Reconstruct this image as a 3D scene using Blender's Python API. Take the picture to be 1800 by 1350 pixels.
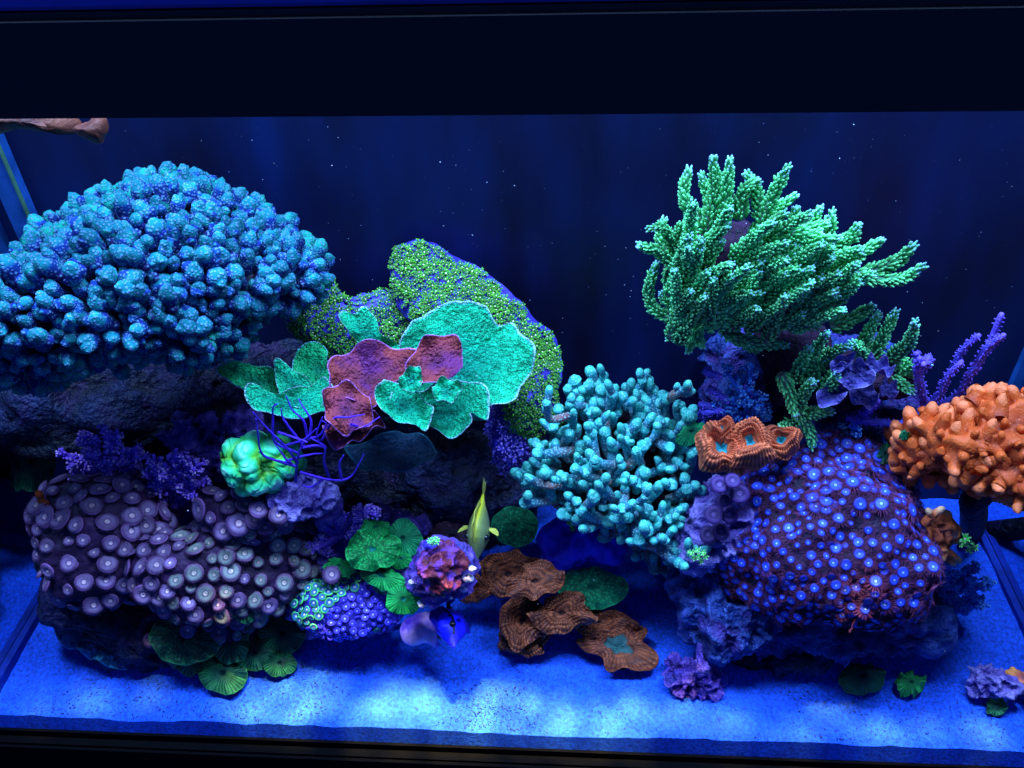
import bpy, bmesh, math, random
import numpy as np
from mathutils import Vector, Matrix, Quaternion

scene = bpy.context.scene
for o in list(bpy.data.objects):
    bpy.data.objects.remove(o)
C = scene.collection
rng = np.random.default_rng(7)
PI = math.pi

# ------------------------------------------------------------------ camera (tank axes: x right, y into the tank, z up, metres)
F_PX = 1500.0
_y = np.array([110., 1220., -1500.]); _y /= np.linalg.norm(_y)
_x = np.array([.997, -.020, .073]); _x -= _y * _x.dot(_y); _x /= np.linalg.norm(_x)
_z = np.cross(_x, _y)
ROT = np.stack([_x, _y, _z])                       # camera -> tank
CAM = -(ROT @ np.array([0., -615., -F_PX])) * (.762 / F_PX)
cam_data = bpy.data.cameras.new('camera')
cam_data.sensor_fit = 'HORIZONTAL'; cam_data.sensor_width = 36.0
cam_data.lens = 36.0 * F_PX / 1800.0
cam_data.clip_start = .01; cam_data.clip_end = 50
cam = bpy.data.objects.new('camera', cam_data); C.objects.link(cam)
M4 = Matrix([list(ROT[i]) + [CAM[i]] for i in range(3)] + [[0, 0, 0, 1]])
cam.matrix_world = M4
scene.camera = cam

# ------------------------------------------------------------------ world, exposure
w = bpy.data.worlds.new('World'); scene.world = w; w.use_nodes = True
w.node_tree.nodes['Background'].inputs[0].default_value = (.02, .07, .4, 1)
w.node_tree.nodes['Background'].inputs[1].default_value = .70
scene.view_settings.view_transform = 'Standard'
scene.view_settings.look = 'None'
scene.view_settings.exposure = 0
scene.view_settings.gamma = 1
scene.render.engine = 'CYCLES'
scene.cycles.max_bounces = 5
scene.cycles.diffuse_bounces = 3
scene.cycles.glossy_bounces = 3
scene.cycles.transparent_max_bounces = 6
scene.cycles.caustics_reflective = False
scene.cycles.caustics_refractive = False
scene.cycles.use_denoising = True

# ------------------------------------------------------------------ pixel <-> tank helpers
def ray(x, y):
    return ROT @ np.array([x - 900., 675. - y, -F_PX])
def at(x, y, Y):
    r = ray(x, y); return CAM + r * ((Y - CAM[1]) / r[1])
def floor(x, y, z=0.0):
    r = ray(x, y); return CAM + r * ((z - CAM[2]) / r[2])
def onplane(x, y, P, N):
    r = ray(x, y); return CAM + r * (np.dot(N, P - CAM) / np.dot(N, r))
def px(P):
    """metres per photo pixel at point P"""
    return float(-(ROT.T @ (np.asarray(P) - CAM))[2] / F_PX)
def tocam(P):
    d = CAM - P; return d / np.linalg.norm(d)
def unit(v):
    v = np.asarray(v, float); return v / (np.linalg.norm(v) + 1e-12)
UP = np.array([0, 0, 1.])
IMR = ROT[:, 0]; IMU = ROT[:, 1]
# columns of ROT are the camera's own axes in tank space
IMR = ROT @ np.array([1., 0, 0]); IMU = ROT @ np.array([0, 1., 0])

# ------------------------------------------------------------------ lamps: LED fixtures above the water, plus added fill and spots
def lamp(kind, loc, aim, energy, col, **k):
    d = bpy.data.lights.new('led_or_added_lamp', kind); d.energy = energy; d.color = col
    for a, b in k.items():
        setattr(d, a, b)
    o = bpy.data.objects.new('led_or_added_lamp', d); C.objects.link(o)
    o.location = loc
    o.rotation_euler = (Vector(aim) - Vector(loc)).to_track_quat('-Z', 'Y').to_euler()
    return o
LCOL = (.46, .62, 1.0)        # reference for the surface palette
LAMP = (.33, .55, 1.0)
for X, e in ((-.44, 19.0), (0.0, 13.5), (.42, 20.0)):
    lamp('AREA', (X, .105, 1.30), (X, .12, 0), e, LAMP, shape='RECTANGLE', size=.26, size_y=.17)

lamp('AREA', (0, .036, .70), (0, .20, .22), 1.8, LAMP, shape='RECTANGLE', size=.95, size_y=.03)   # added fill light, unseen, just behind the top trim

def ripple_nodes(l, scale, lo, hi):
    """noise in the lamp stands in for light broken by water ripples"""
    l.use_nodes = True
    nt = l.node_tree; em = nt.nodes['Emission']
    tc = nt.nodes.new('ShaderNodeTexCoord'); ns = nt.nodes.new('ShaderNodeTexNoise')
    ns.inputs['Scale'].default_value = scale; ns.inputs['Detail'].default_value = 2
    mr = nt.nodes.new('ShaderNodeMapRange')
    mr.inputs[1].default_value = lo; mr.inputs[2].default_value = hi
    mr.inputs[3].default_value = .05; mr.inputs[4].default_value = 1.6
    nt.links.new(tc.outputs['Normal'], ns.inputs['Vector'])
    nt.links.new(ns.outputs[0], mr.inputs[0]); nt.links.new(mr.outputs[0], em.inputs['Strength'])
# added spots for the caustic patches: (pixel on the sand, half angle px, watts)
HOT = [(430, 1228, 60, 1.0), (505, 1238, 75, 1.5), (560, 1215, 60, .9), (650, 1262, 70, 1.5), (735, 1255, 80, 2.0), (820, 1268, 75, 1.8), (880, 1238, 70, 1.5), (960, 1262, 75, 1.7), (1040, 1275, 75, 1.6),
       (1120, 1262, 70, 1.3), (1210, 1258, 50, .9), (1290, 1285, 55, .7), (142, 1224, 38, .5), (175, 1230, 34, .4), (262, 1212, 36, .5), (60, 1240, 40, .3), (1735, 1300, 48, 1.0), (1560, 1305, 60, .8), (1470, 1250, 55, .6),
       (1400, 1300, 50, .6), (1640, 1290, 45, .5), (700, 1225, 60, .7)]
for (sx, sy, hw, e) in HOT:
    T = floor(sx, sy); S = np.array([T[0] * .85 + rng.uniform(-.05, .05), .027, .72])
    ang = 2 * math.atan(hw * px(T) / np.linalg.norm(T - S))
    o = lamp('SPOT', S, T, e * 100, (1.0, .74, .20), spot_size=ang, spot_blend=1.0, shadow_soft_size=.012)
    ripple_nodes(o.data, 34, .44, .60)

# ------------------------------------------------------------------ numpy noise
def _h(ix, iy, iz, s):
    n = (ix * 374761393 + iy * 668265263 + iz * 1274126177 + s * 974711) & 0xffffffff
    n = ((n ^ (n >> 13)) * 1274126177) & 0xffffffff
    n = ((n ^ (n >> 15)) * 668265263) & 0xffffffff
    return ((n ^ (n >> 16)) & 0xffff) / 32767.5 - 1.0
def vnoise(P, s=0):
    P = np.asarray(P, float); I = np.floor(P).astype(np.int64); f = P - I; f = f * f * (3 - 2 * f)
    r = 0
    for dx in (0, 1):
        wx = f[:, 0] if dx else 1 - f[:, 0]
        for dy in (0, 1):
            wy = f[:, 1] if dy else 1 - f[:, 1]
            for dz in (0, 1):
                wz = f[:, 2] if dz else 1 - f[:, 2]
                r = r + wx * wy * wz * _h(I[:, 0] + dx, I[:, 1] + dy, I[:, 2] + dz, s)
    return r
def fbm(P, s=0, o=4):
    a = 1.0; r = 0; P = np.asarray(P, float)
    for k in range(o):
        r = r + a * vnoise(P * 2 ** k + k * 17.3, s + k); a *= .5
    return r
def worley(P, s=0):
    P = np.asarray(P, float); I = np.floor(P).astype(np.int64); best = np.full(len(P), 9.)
    for dx in (-1, 0, 1):
        for dy in (-1, 0, 1):
            for dz in (-1, 0, 1):
                J = I + np.array([dx, dy, dz])
                q = J + .5 + .42 * np.stack([_h(J[:, 0], J[:, 1], J[:, 2], s + k) for k in (1, 2, 3)], 1)
                best = np.minimum(best, ((P - q) ** 2).sum(1))
    return np.sqrt(best)

# ------------------------------------------------------------------ mesh helpers
def mk(name, V, F, mat, parent=None, t=None, base=None, smooth=True):
    V = np.asarray(V, float)
    if parent is not None:
        off = np.array(parent['_loc'])
    else:
        off = np.array([V[:, 0].mean(), V[:, 1].mean(), V[:, 2].min()]) if base is None else np.asarray(base)
    me = bpy.data.meshes.new(name)
    me.from_pydata((V - off).tolist(), [], F if isinstance(F, list) else F.tolist())
    if smooth:
        me.polygons.foreach_set('use_smooth', np.ones(len(me.polygons), bool))
    if t is not None:
        a = me.attributes.new('t', 'FLOAT', 'POINT'); a.data.foreach_set('value', np.asarray(t, np.float32))
    me.materials.append(mat)
    o = bpy.data.objects.new(name, me); C.objects.link(o)
    if parent is not None:
        o.parent = parent
    else:
        o.location = off; o['_loc'] = [float(q) for q in off]
    return o
def tag(o, label, cat, group=None, kind=None):
    if label: o['label'] = label
    if cat: o['category'] = cat
    if group: o['group'] = group
    if kind: o['kind'] = kind
    return o
def thing(name, label, cat, loc, group=None):
    o = bpy.data.objects.new(name, None); C.objects.link(o)
    o.empty_display_size = .01
    o.location = loc; o['_loc'] = [float(q) for q in loc]
    return tag(o, label, cat, group)
class MB:
    def __init__(s): s.V = []; s.F = []; s.T = []; s.n = 0
    def add(s, V, F, t):
        V = np.asarray(V, float); s.V.append(V)
        s.T.append(np.broadcast_to(np.asarray(t, float), (len(V),)))
        n = s.n; s.F += [[i + n for i in f] for f in F]; s.n += len(V)
    def build(s, name, mat, parent=None, **k):
        return mk(name, np.concatenate(s.V), s.F, mat, parent, t=np.concatenate(s.T), **k)
def place(name, mesh, parent, P, Zdir, scale, spin=0.0):
    """one more object on shared mesh data"""
    o = bpy.data.objects.new(name, mesh); C.objects.link(o); o.parent = parent
    o.location = np.asarray(P) - np.array(parent['_loc'])
    q = Vector(Zdir).to_track_quat('Z', 'Y') @ Quaternion((0, 0, 1), spin)
    o.rotation_mode = 'QUATERNION'; o.rotation_quaternion = q
    o.scale = (scale,) * 3 if np.isscalar(scale) else scale
    return o
def xform(V, P, Zdir, scale, spin=0.0):
    q = Vector(Zdir).to_track_quat('Z', 'Y') @ Quaternion((0, 0, 1), spin)
    R = np.array(q.to_matrix())
    return (np.asarray(V) * scale) @ R.T + P
def bare(name, V, F, mat, t):
    me = bpy.data.meshes.new(name); me.from_pydata(np.asarray(V).tolist(), [], F)
    me.polygons.foreach_set('use_smooth', np.ones(len(me.polygons), bool))
    a = me.attributes.new('t', 'FLOAT', 'POINT'); a.data.foreach_set('value', np.asarray(t, np.float32))
    me.materials.append(mat); return me

_ico = {}
def ico(n):
    if n not in _ico:
        b = bmesh.new(); bmesh.ops.create_icosphere(b, subdivisions=n, radius=1)
        b.verts.ensure_lookup_table()
        V = np.array([v.co[:] for v in b.verts]); F = np.array([[v.index for v in f.verts] for f in b.faces]); b.free()
        _ico[n] = (V, F)
    return _ico[n]
def normals(V, F):
    F = np.asarray(F); n = np.cross(V[F[:, 1]] - V[F[:, 0]], V[F[:, 2]] - V[F[:, 0]])
    N = np.zeros_like(V)
    for k in range(3): np.add.at(N, F[:, k], n)
    return N / (np.linalg.norm(N, axis=1)[:, None] + 1e-12)
def closed(pts, n):
    """smooth closed curve through pts, n samples evenly spaced"""
    p = np.asarray(pts, float); m = len(p); out = []
    for i in range(m):
        a, b, c, d = p[i - 1], p[i], p[(i + 1) % m], p[(i + 2) % m]
        for u in np.linspace(0, 1, 16, endpoint=False):
            out.append(.5 * (2 * b + (c - a) * u + (2 * a - 5 * b + 4 * c - d) * u * u + (3 * b - a - 3 * c + d) * u ** 3))
    out = np.array(out); L = np.r_[0, np.cumsum(np.linalg.norm(np.diff(np.r_[out, out[:1]], axis=0), axis=1))]
    s = np.linspace(0, L[-1], n, endpoint=False); o2 = np.r_[out, out[:1]]
    return np.stack([np.interp(s, L, o2[:, 0]), np.interp(s, L, o2[:, 1])], 1)
def by_angle(curve, c, n):
    """outline as a function of the angle about c (last crossing kept)"""
    d = curve - c; a = np.arctan2(d[:, 1], d[:, 0]); r = np.hypot(d[:, 0], d[:, 1])
    o = np.argsort(a); A = a[o]; R = r[o]
    th = np.linspace(-PI, PI, n, endpoint=False)
    return th, np.interp(th, np.r_[A - 2 * PI, A, A + 2 * PI], np.r_[R, R, R])
def blob(out, Y, depth, lev=5, amp=.006, sc=40, seed=0, shrink=0, ctr=None, ridge=0, oct=4, flat=1.0):
    """solid lump whose outline from the front is `out`, centred at depth Y, half thickness `depth`"""
    cv = closed(out, 256); c = cv.mean(0) if ctr is None else np.array(ctr, float)
    th, R = by_angle(cv, c, 256); R = np.maximum(R - shrink, 4)
    P0 = at(c[0], c[1], Y); n = tocam(P0); s = px(P0)
    U, F = ico(lev)
    a = np.arctan2(U[:, 1], U[:, 0]); rr = np.interp(a, np.r_[th, PI], np.r_[R, R[0]])
    rho = np.hypot(U[:, 0], U[:, 1]); k = rho ** flat
    e1 = unit(IMR - n * IMR.dot(n)); e2 = np.cross(n, e1)
    V = P0 + (np.cos(a) * rr * k * s)[:, None] * e1 + (-np.sin(a) * rr * k * s)[:, None] * e2 + (U[:, 2] * depth)[:, None] * n
    F = np.stack([F[:, 0], F[:, 2], F[:, 1]], 1)        # y flip turned the faces over
    N = normals(V, F)
    h = fbm(V * sc, seed, oct)
    if ridge: h = h + ridge * (1 - 2 * np.abs(vnoise(V * sc * 1.7, seed + 9)))
    V = V + N * (amp * h)[:, None]
    return V, F, normals(V, F), h
def tube(pts, rad, k=7, t0=0., t1=1., tip=True):
    p = np.asarray(pts, float); n = len(p); r = np.asarray(rad, float) if not np.isscalar(rad) else np.full(n, float(rad))
    T = np.gradient(p, axis=0); T /= np.linalg.norm(T, axis=1)[:, None] + 1e-12
    L = np.r_[0, np.cumsum(np.linalg.norm(np.diff(p, axis=0), axis=1))]; tt = t0 + (t1 - t0) * L / (L[-1] + 1e-12)
    if tip:
        for a in (.5, .85):
            p = np.r_[p, [p[n - 1] + T[n - 1] * r[n - 1] * math.sin(a * PI / 2)]]
            r = np.r_[r, r[n - 1] * math.cos(a * PI / 2)]; T = np.r_[T, [T[n - 1]]]; tt = np.r_[tt, t1]
    u = unit(np.cross(T[0], [.31, .57, .76])); V = []; tv = []
    ang = np.arange(k) * 2 * PI / k
    for i in range(len(p)):
        u = unit(u - T[i] * u.dot(T[i])); v = np.cross(T[i], u)
        V.append(p[i] + r[i] * (np.cos(ang)[:, None] * u + np.sin(ang)[:, None] * v)); tv += [tt[i]] * k
    F = []
    for i in range(len(p) - 1):
        for j in range(k):
            a = i * k + j; b = i * k + (j + 1) % k
            F.append([a, b, b + k, a + k])
    V = np.concatenate(V); m = len(V)
    V = np.r_[V, [p[-1] + T[-1] * (r[-1] * .4 if tip else 0)]]; tv.append(t1)
    for j in range(k): F.append([m - k + j, m - k + (j + 1) % k, m])
    return V, F, np.array(tv)
def spline(pts, n):
    p = np.asarray(pts, float); m = len(p)
    q = np.r_[[2 * p[0] - p[1]], p, [2 * p[-1] - p[-2]]]
    out = []
    for x in np.linspace(0, m - 1, n):
        i = min(int(x), m - 2); u = x - i; a, b, c, d = q[i], q[i + 1], q[i + 2], q[i + 3]
        out.append(.5 * (2 * b + (c - a) * u + (2 * a - 5 * b + 4 * c - d) * u * u + (3 * b - a - 3 * c + d) * u ** 3))
    return np.array(out)
def scatter(V, N, dmin, n, seed=0, filt=None):
    r = np.random.default_rng(seed); idx = np.arange(len(V))
    if filt is not None: idx = idx[filt]
    r.shuffle(idx); keep = []; K = np.zeros((0, 3))
    dm = dmin if callable(dmin) else None
    for i in idx:
        d = dm(V[i]) if dm else dmin
        if len(K) == 0 or ((K - V[i]) ** 2).sum(1).min() > d * d:
            K = np.r_[K, [V[i]]]; keep.append(i)
            if len(keep) >= n: break
    return keep
def facing(V, N):
    d = CAM - V; d /= np.linalg.norm(d, axis=1)[:, None]; return (N * d).sum(1)
def pxof(V):
    v = (np.asarray(V) - CAM) @ ROT; return np.stack([900 + v[:, 0] / -v[:, 2] * F_PX, 675 - v[:, 1] / -v[:, 2] * F_PX], 1)

# ------------------------------------------------------------------ materials
def lin(c):
    c = np.asarray(c, float) / 255; return np.where(c < .04045, c / 12.92, ((c + .055) / 1.055) ** 2.4)
def A(r, g, b, k=1.25):
    """surface colour that reads as this tone under the blue lamps"""
    q = lin((r, g, b)) * k / np.array(LCOL); return tuple(np.clip(q, .002, .93)) + (1,)
def cmat(name, stops, noise=(60, .35), bump=(300, .3, .001), dots=None, rough=.6, spec=.25, rand=0, veins=None):
    m = bpy.data.materials.new(name); m.use_nodes = True; nt = m.node_tree; N = nt.nodes; Lk = nt.links.new
    b = N['Principled BSDF']; b.inputs['Roughness'].default_value = rough; b.inputs['Specular IOR Level'].default_value = spec
    tc = N.new('ShaderNodeTexCoord'); at_ = N.new('ShaderNodeAttribute'); at_.attribute_name = 't'
    cr = N.new('ShaderNodeValToRGB'); e = cr.color_ramp.elements
    while len(e) < len(stops): e.new(.5)
    for k, (p, c) in enumerate(stops): e[k].position = p; e[k].color = c
    Lk(at_.outputs['Fac'], cr.inputs[0]); col = cr.outputs[0]
    def mixc(kind, fac, a, c2):
        x = N.new('ShaderNodeMix'); x.data_type = 'RGBA'; x.blend_type = kind
        for s, v in ((0, fac), (6, a), (7, c2)):
            if hasattr(v, 'links') or isinstance(v, bpy.types.NodeSocket): Lk(v, x.inputs[s])
            else: x.inputs[s].default_value = v
        return x.outputs[2]
    ns = N.new('ShaderNodeTexNoise'); ns.inputs['Scale'].default_value = noise[0]; ns.inputs['Detail'].default_value = 5
    ns.inputs['Roughness'].default_value = .65
    Lk(tc.outputs['Object'], ns.inputs['Vector'])
    mr = N.new('ShaderNodeMapRange'); mr.inputs[1].default_value = .28; mr.inputs[2].default_value = .72
    mr.inputs[3].default_value = 1 - noise[1]; mr.inputs[4].default_value = 1 + noise[1] * .6
    Lk(ns.outputs[0], mr.inputs[0])
    col = mixc('MULTIPLY', 1.0, col, mr.outputs[0])
    hgt = None
    if bump:
        n2 = N.new('ShaderNodeTexNoise'); n2.inputs['Scale'].default_value = bump[0]; n2.inputs['Detail'].default_value = 3
        Lk(tc.outputs['Object'], n2.inputs['Vector']); hgt = n2.outputs[0]
    if veins:                                   # (scale, colour, amount): blotches of another pigment
        n3 = N.new('ShaderNodeTexNoise'); n3.inputs['Scale'].default_value = veins[0]; n3.inputs['Detail'].default_value = 6
        Lk(tc.outputs['Object'], n3.inputs['Vector'])
        m3 = N.new('ShaderNodeMapRange'); m3.inputs[1].default_value = .5; m3.inputs[2].default_value = .62; m3.inputs[4].default_value = veins[2]
        Lk(n3.outputs[0], m3.inputs[0]); col = mixc('MIX', m3.outputs[0], col, veins[1])
    if dots:                                    # (scale, size, colour, amount): polyps
        vo = N.new('ShaderNodeTexVoronoi'); vo.inputs['Scale'].default_value = dots[0]; vo.inputs['Randomness'].default_value = .75
        Lk(tc.outputs['Object'], vo.inputs['Vector'])
        m4 = N.new('ShaderNodeMapRange'); m4.inputs[1].default_value = dots[1]; m4.inputs[2].default_value = dots[1] * .45; m4.inputs[4].default_value = dots[3]
        m4.interpolation_type = 'SMOOTHSTEP'
        Lk(vo.outputs['Distance'], m4.inputs[0]); col = mixc('MIX', m4.outputs[0], col, dots[2])
        if hgt is not None:
            ad = N.new('ShaderNodeMath'); ad.operation = 'ADD'; Lk(hgt, ad.inputs[0]); Lk(m4.outputs[0], ad.inputs[1]); hgt = ad.outputs[0]
        else: hgt = m4.outputs[0]
    if rand:
        oi = N.new('ShaderNodeObjectInfo'); m5 = N.new('ShaderNodeMapRange'); m5.inputs[3].default_value = 1 - rand; m5.inputs[4].default_value = 1 + rand * .6
        Lk(oi.outputs['Random'], m5.inputs[0]); col = mixc('MULTIPLY', 1.0, col, m5.outputs[0])
    Lk(col, b.inputs['Base Color'])
    if hgt is not None:
        bp = N.new('ShaderNodeBump'); bp.inputs['Strength'].default_value = bump[1]; bp.inputs['Distance'].default_value = bump[2]
        Lk(hgt, bp.inputs['Height']); Lk(bp.outputs[0], b.inputs['Normal'])
    return m

BLACK = cmat('black_plastic', [(0, (.004, .004, .006, 1))], noise=(20, .2), bump=(400, .05, .0005), rough=.35, spec=.4)
MATTE = cmat('matte_black', [(0, (.003, .003, .004, 1))], noise=(20, .2), bump=None, rough=.95, spec=.02)
GLARERIM = cmat('blue_glare_rim', [(0, (.02, .05, .5, 1))], noise=(20, .3), bump=None, rough=.2, spec=.5)
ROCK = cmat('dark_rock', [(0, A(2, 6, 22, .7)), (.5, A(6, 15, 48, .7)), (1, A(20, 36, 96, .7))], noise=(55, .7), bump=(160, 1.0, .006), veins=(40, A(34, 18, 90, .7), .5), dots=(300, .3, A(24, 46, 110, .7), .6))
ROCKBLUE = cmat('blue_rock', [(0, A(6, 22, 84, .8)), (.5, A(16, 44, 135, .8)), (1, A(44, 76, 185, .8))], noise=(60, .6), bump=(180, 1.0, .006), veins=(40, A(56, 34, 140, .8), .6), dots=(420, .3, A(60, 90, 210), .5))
PURPLE = cmat('coralline_purple', [(0, A(30, 20, 110, .8)), (.5, A(60, 44, 175, .8)), (1, A(104, 90, 225, .8))], noise=(70, .6), bump=(220, 1.0, .005), veins=(45, A(30, 46, 150, .8), .6), dots=(380, .3, A(130, 110, 235, .8), .5))
VIOLET = cmat('violet_crust', [(0, A(40, 34, 130, .8)), (.5, A(76, 72, 185, .8)), (1, A(116, 120, 235, .8))], noise=(90, .45), bump=(420, .9, .003), dots=(340, .3, A(120, 120, 240), .4))
CRUST = cmat('purple_mat', [(0, A(14, 16, 84)), (.6, A(36, 34, 160)), (1, A(64, 66, 225))], noise=(80, .4), bump=(300, .5, .002))

# ------------------------------------------------------------------ the tank
XL, XR, YB = -.500, .497, .302
def box(mb, a, b, t=0.):
    x0, y0, z0 = a; x1, y1, z1 = b
    V = [(x0, y0, z0), (x1, y0, z0), (x1, y1, z0), (x0, y1, z0), (x0, y0, z1), (x1, y0, z1), (x1, y1, z1), (x0, y1, z1)]
    mb.add(V, [[0, 3, 2, 1], [4, 5, 6, 7], [0, 1, 5, 4], [1, 2, 6, 5], [2, 3, 7, 6], [3, 0, 4, 7]], t)
tank = thing('aquarium', 'wide glass reef aquarium with thick black top trim and dark blue back', 'aquarium', (0, .15, -.03))

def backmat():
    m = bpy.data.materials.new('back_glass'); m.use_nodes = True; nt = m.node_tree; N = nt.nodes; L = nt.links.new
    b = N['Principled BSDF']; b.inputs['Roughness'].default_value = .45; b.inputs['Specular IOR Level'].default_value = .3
    tc = N.new('ShaderNodeTexCoord'); mp = N.new('ShaderNodeMapping'); mp.inputs['Scale'].default_value = (6, 1, 1.6); mp.inputs['Rotation'].default_value = (0, .12, 0)  # stretched noise: vertical light streaks put into the panel colour
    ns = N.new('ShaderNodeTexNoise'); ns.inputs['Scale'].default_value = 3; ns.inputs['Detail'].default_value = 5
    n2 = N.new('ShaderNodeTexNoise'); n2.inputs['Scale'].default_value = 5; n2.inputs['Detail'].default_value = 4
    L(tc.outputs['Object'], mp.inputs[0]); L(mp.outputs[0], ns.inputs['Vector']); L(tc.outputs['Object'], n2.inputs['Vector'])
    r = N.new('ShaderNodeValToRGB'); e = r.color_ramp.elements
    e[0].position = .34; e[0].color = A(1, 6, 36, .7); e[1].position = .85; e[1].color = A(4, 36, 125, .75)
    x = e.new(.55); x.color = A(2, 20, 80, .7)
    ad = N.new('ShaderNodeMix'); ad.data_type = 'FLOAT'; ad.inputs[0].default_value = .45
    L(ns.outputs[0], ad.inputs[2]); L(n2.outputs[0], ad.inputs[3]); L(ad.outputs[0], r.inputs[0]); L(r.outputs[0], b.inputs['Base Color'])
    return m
def mirrormat():
    """side pane: seen from inside the water it reflects totally"""
    m = bpy.data.materials.new('side_glass'); m.use_nodes = True; nt = m.node_tree; N = nt.nodes
    for n in list(N): N.remove(n)
    o = N.new('ShaderNodeOutputMaterial'); g = N.new('ShaderNodeBsdfGlossy'); g.inputs['Color'].default_value = (.55, .7, .85, 1); g.inputs['Roughness'].default_value = .035
    nt.links.new(g.outputs[0], o.inputs[0]); return m
MIRROR = mirrormat()
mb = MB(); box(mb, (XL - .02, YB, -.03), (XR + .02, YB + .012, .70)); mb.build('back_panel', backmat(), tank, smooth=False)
for a, b in (((XL - .012, 0, -.024), (XL, YB, .64)), ((XR, 0, -.024), (XR + .012, YB, .64))):
    mb = MB(); box(mb, a, b); mb.build('side_pane', MIRROR, tank, smooth=False)
SEAL = cmat('silicone', [(0, A(14, 56, 140))], noise=(40, .5), bump=None, rough=.3)
for X, s in ((XL, 1), (XR, -1)):
    mb = MB(); box(mb, (X if s > 0 else X - .008, YB - .008, 0), (X + .008 if s > 0 else X, YB, .64)); mb.build('corner_seal', SEAL, tank, smooth=False)
SEAMB = cmat('blue_silicone', [(0, A(2, 40, 170, .7))], noise=(60, .5), bump=(300, .3, .001), rough=.5)
for X0, X1 in ((XL + .0005, XL + .0075), (XR - .0075, XR - .0005)):
    mb = MB(); box(mb, (X0, .004, -.012), (X1, YB - .009, .0045)); mb.build('bottom_seal', SEAMB, tank, smooth=False)
PALE = cmat('pale_glass_edge', [(0, A(60, 120, 120, .6))], noise=(40, .4), bump=None, rough=.3)
mb = MB(); box(mb, (-.470, YB - .016, .10), (-.4515, YB - .001, .60)); mb.build('glass_brace', SEAL, tank, smooth=False)
mb = MB(); box(mb, (-.4513, YB - .0175, .10), (-.4498, YB - .0135, .60)); mb.build('brace_edge', PALE, tank, smooth=False)
def bevelbox(name, a, b, mat, parent, w=.003):
    mb_ = MB(); box(mb_, a, b); o = mb_.build(name, mat, parent, smooth=False)
    bm = bmesh.new(); bm.from_mesh(o.data); bmesh.ops.bevel(bm, geom=list(bm.edges), offset=w, segments=2, affect='EDGES'); bm.to_mesh(o.data); bm.free()
    return o
bevelbox('top_trim', (-.75, -.012, at(900, 206.5, -.012)[2]), (.75, .016, at(900, 14, -.012)[2]), BLACK, tank)
bevelbox('glare_rim', (-.75, -.008, at(900, 14, -.012)[2] + .0005), (.75, .014, .630), GLARERIM, tank, .002)  # LED glare on the trim top, put into this strip's blue colour
bevelbox('bottom_trim', (-.75, -.012, -.16), (.75, .012, -.034), MATTE, tank)
mb = MB(); box(mb, (XL, -.0015, -.0335), (XR, .012, -.0256)); mb.build('glass_foot', MATTE, tank, smooth=False)
bevelbox('bottom_panel', (-.75, .013, -.12), (.75, YB + .02, -.026), MATTE, tank)

# sand bed
nx, ny = 260, 100
gx = np.linspace(XL + .001, XR - .001, nx); gy = np.linspace(0.0035, YB - .001, ny)
X, Y = np.meshgrid(gx, gy); Pf = np.stack([X.ravel(), Y.ravel(), 0 * X.ravel()], 1)
Z = .0045 * fbm(Pf * 11, 3, 3) + .0016 * fbm(Pf * 60, 5, 4) - .004
Vt = Pf.copy(); Vt[:, 2] = Z
idx = np.arange(nx * ny).reshape(ny, nx)
Fs = [[int(idx[j, i]), int(idx[j, i + 1]), int(idx[j + 1, i + 1]), int(idx[j + 1, i])] for j in range(ny - 1) for i in range(nx - 1)]
fr = Vt[:nx].copy(); fr[:, 2] = -.0255; fr[:, 1] = .001; n0 = len(Vt); Vt = np.r_[Vt, Vt[:nx], fr]       # the cut face behind the front glass
Fs += [[n0 + nx + i, n0 + nx + i + 1, n0 + i + 1, n0 + i] for i in range(nx - 1)]
def sandmat():
    m = bpy.data.materials.new('sand'); m.use_nodes = True; nt = m.node_tree; N = nt.nodes; L = nt.links.new
    b = N['Principled BSDF']; b.inputs['Roughness'].default_value = .8; b.inputs['Specular IOR Level'].default_value = .2
    tc = N.new('ShaderNodeTexCoord')
    def noise(s, d=4, r=.6):
        n = N.new('ShaderNodeTexNoise'); n.inputs['Scale'].default_value = s; n.inputs['Detail'].default_value = d; n.inputs['Roughness'].default_value = r
        L(tc.outputs['Object'], n.inputs['Vector']); return n.outputs[0]
    big = noise(16, 5); fine = noise(330, 4, .75); gr = noise(230, 2, .5)
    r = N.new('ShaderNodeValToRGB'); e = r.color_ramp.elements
    e[0].position = .3; e[0].color = (.008, .072, .62, 1); e[1].position = .7; e[1].color = (.018, .125, .86, 1); L(big, r.inputs[0])  # blue of the tank light is put into the sand colour
    m1 = N.new('ShaderNodeMapRange'); m1.inputs[1].default_value = .35; m1.inputs[2].default_value = .65; m1.inputs[3].default_value = .45; m1.inputs[4].default_value = 1.3; L(fine, m1.inputs[0])
    x = N.new('ShaderNodeMix'); x.data_type = 'RGBA'; x.blend_type = 'MULTIPLY'; x.inputs[0].default_value = 1; L(r.outputs[0], x.inputs[6]); L(m1.outputs[0], x.inputs[7])
    m2 = N.new('ShaderNodeMapRange'); m2.inputs[1].default_value = .66; m2.inputs[2].default_value = .72; m2.inputs[4].default_value = .8; L(gr, m2.inputs[0])
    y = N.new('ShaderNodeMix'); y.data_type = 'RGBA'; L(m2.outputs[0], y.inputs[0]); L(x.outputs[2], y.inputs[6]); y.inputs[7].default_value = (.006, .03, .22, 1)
    L(y.outputs[2], b.inputs['Base Color'])
    bp = N.new('ShaderNodeBump'); bp.inputs['Strength'].default_value = .6; bp.inputs['Distance'].default_value = .0015; L(fine, bp.inputs['Height']); L(bp.outputs[0], b.inputs['Normal'])
    return m
SAND = sandmat()
sand = mk('sand', Vt, Fs, SAND, base=(0, 0, 0)); sand['kind'] = 'structure'
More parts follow.
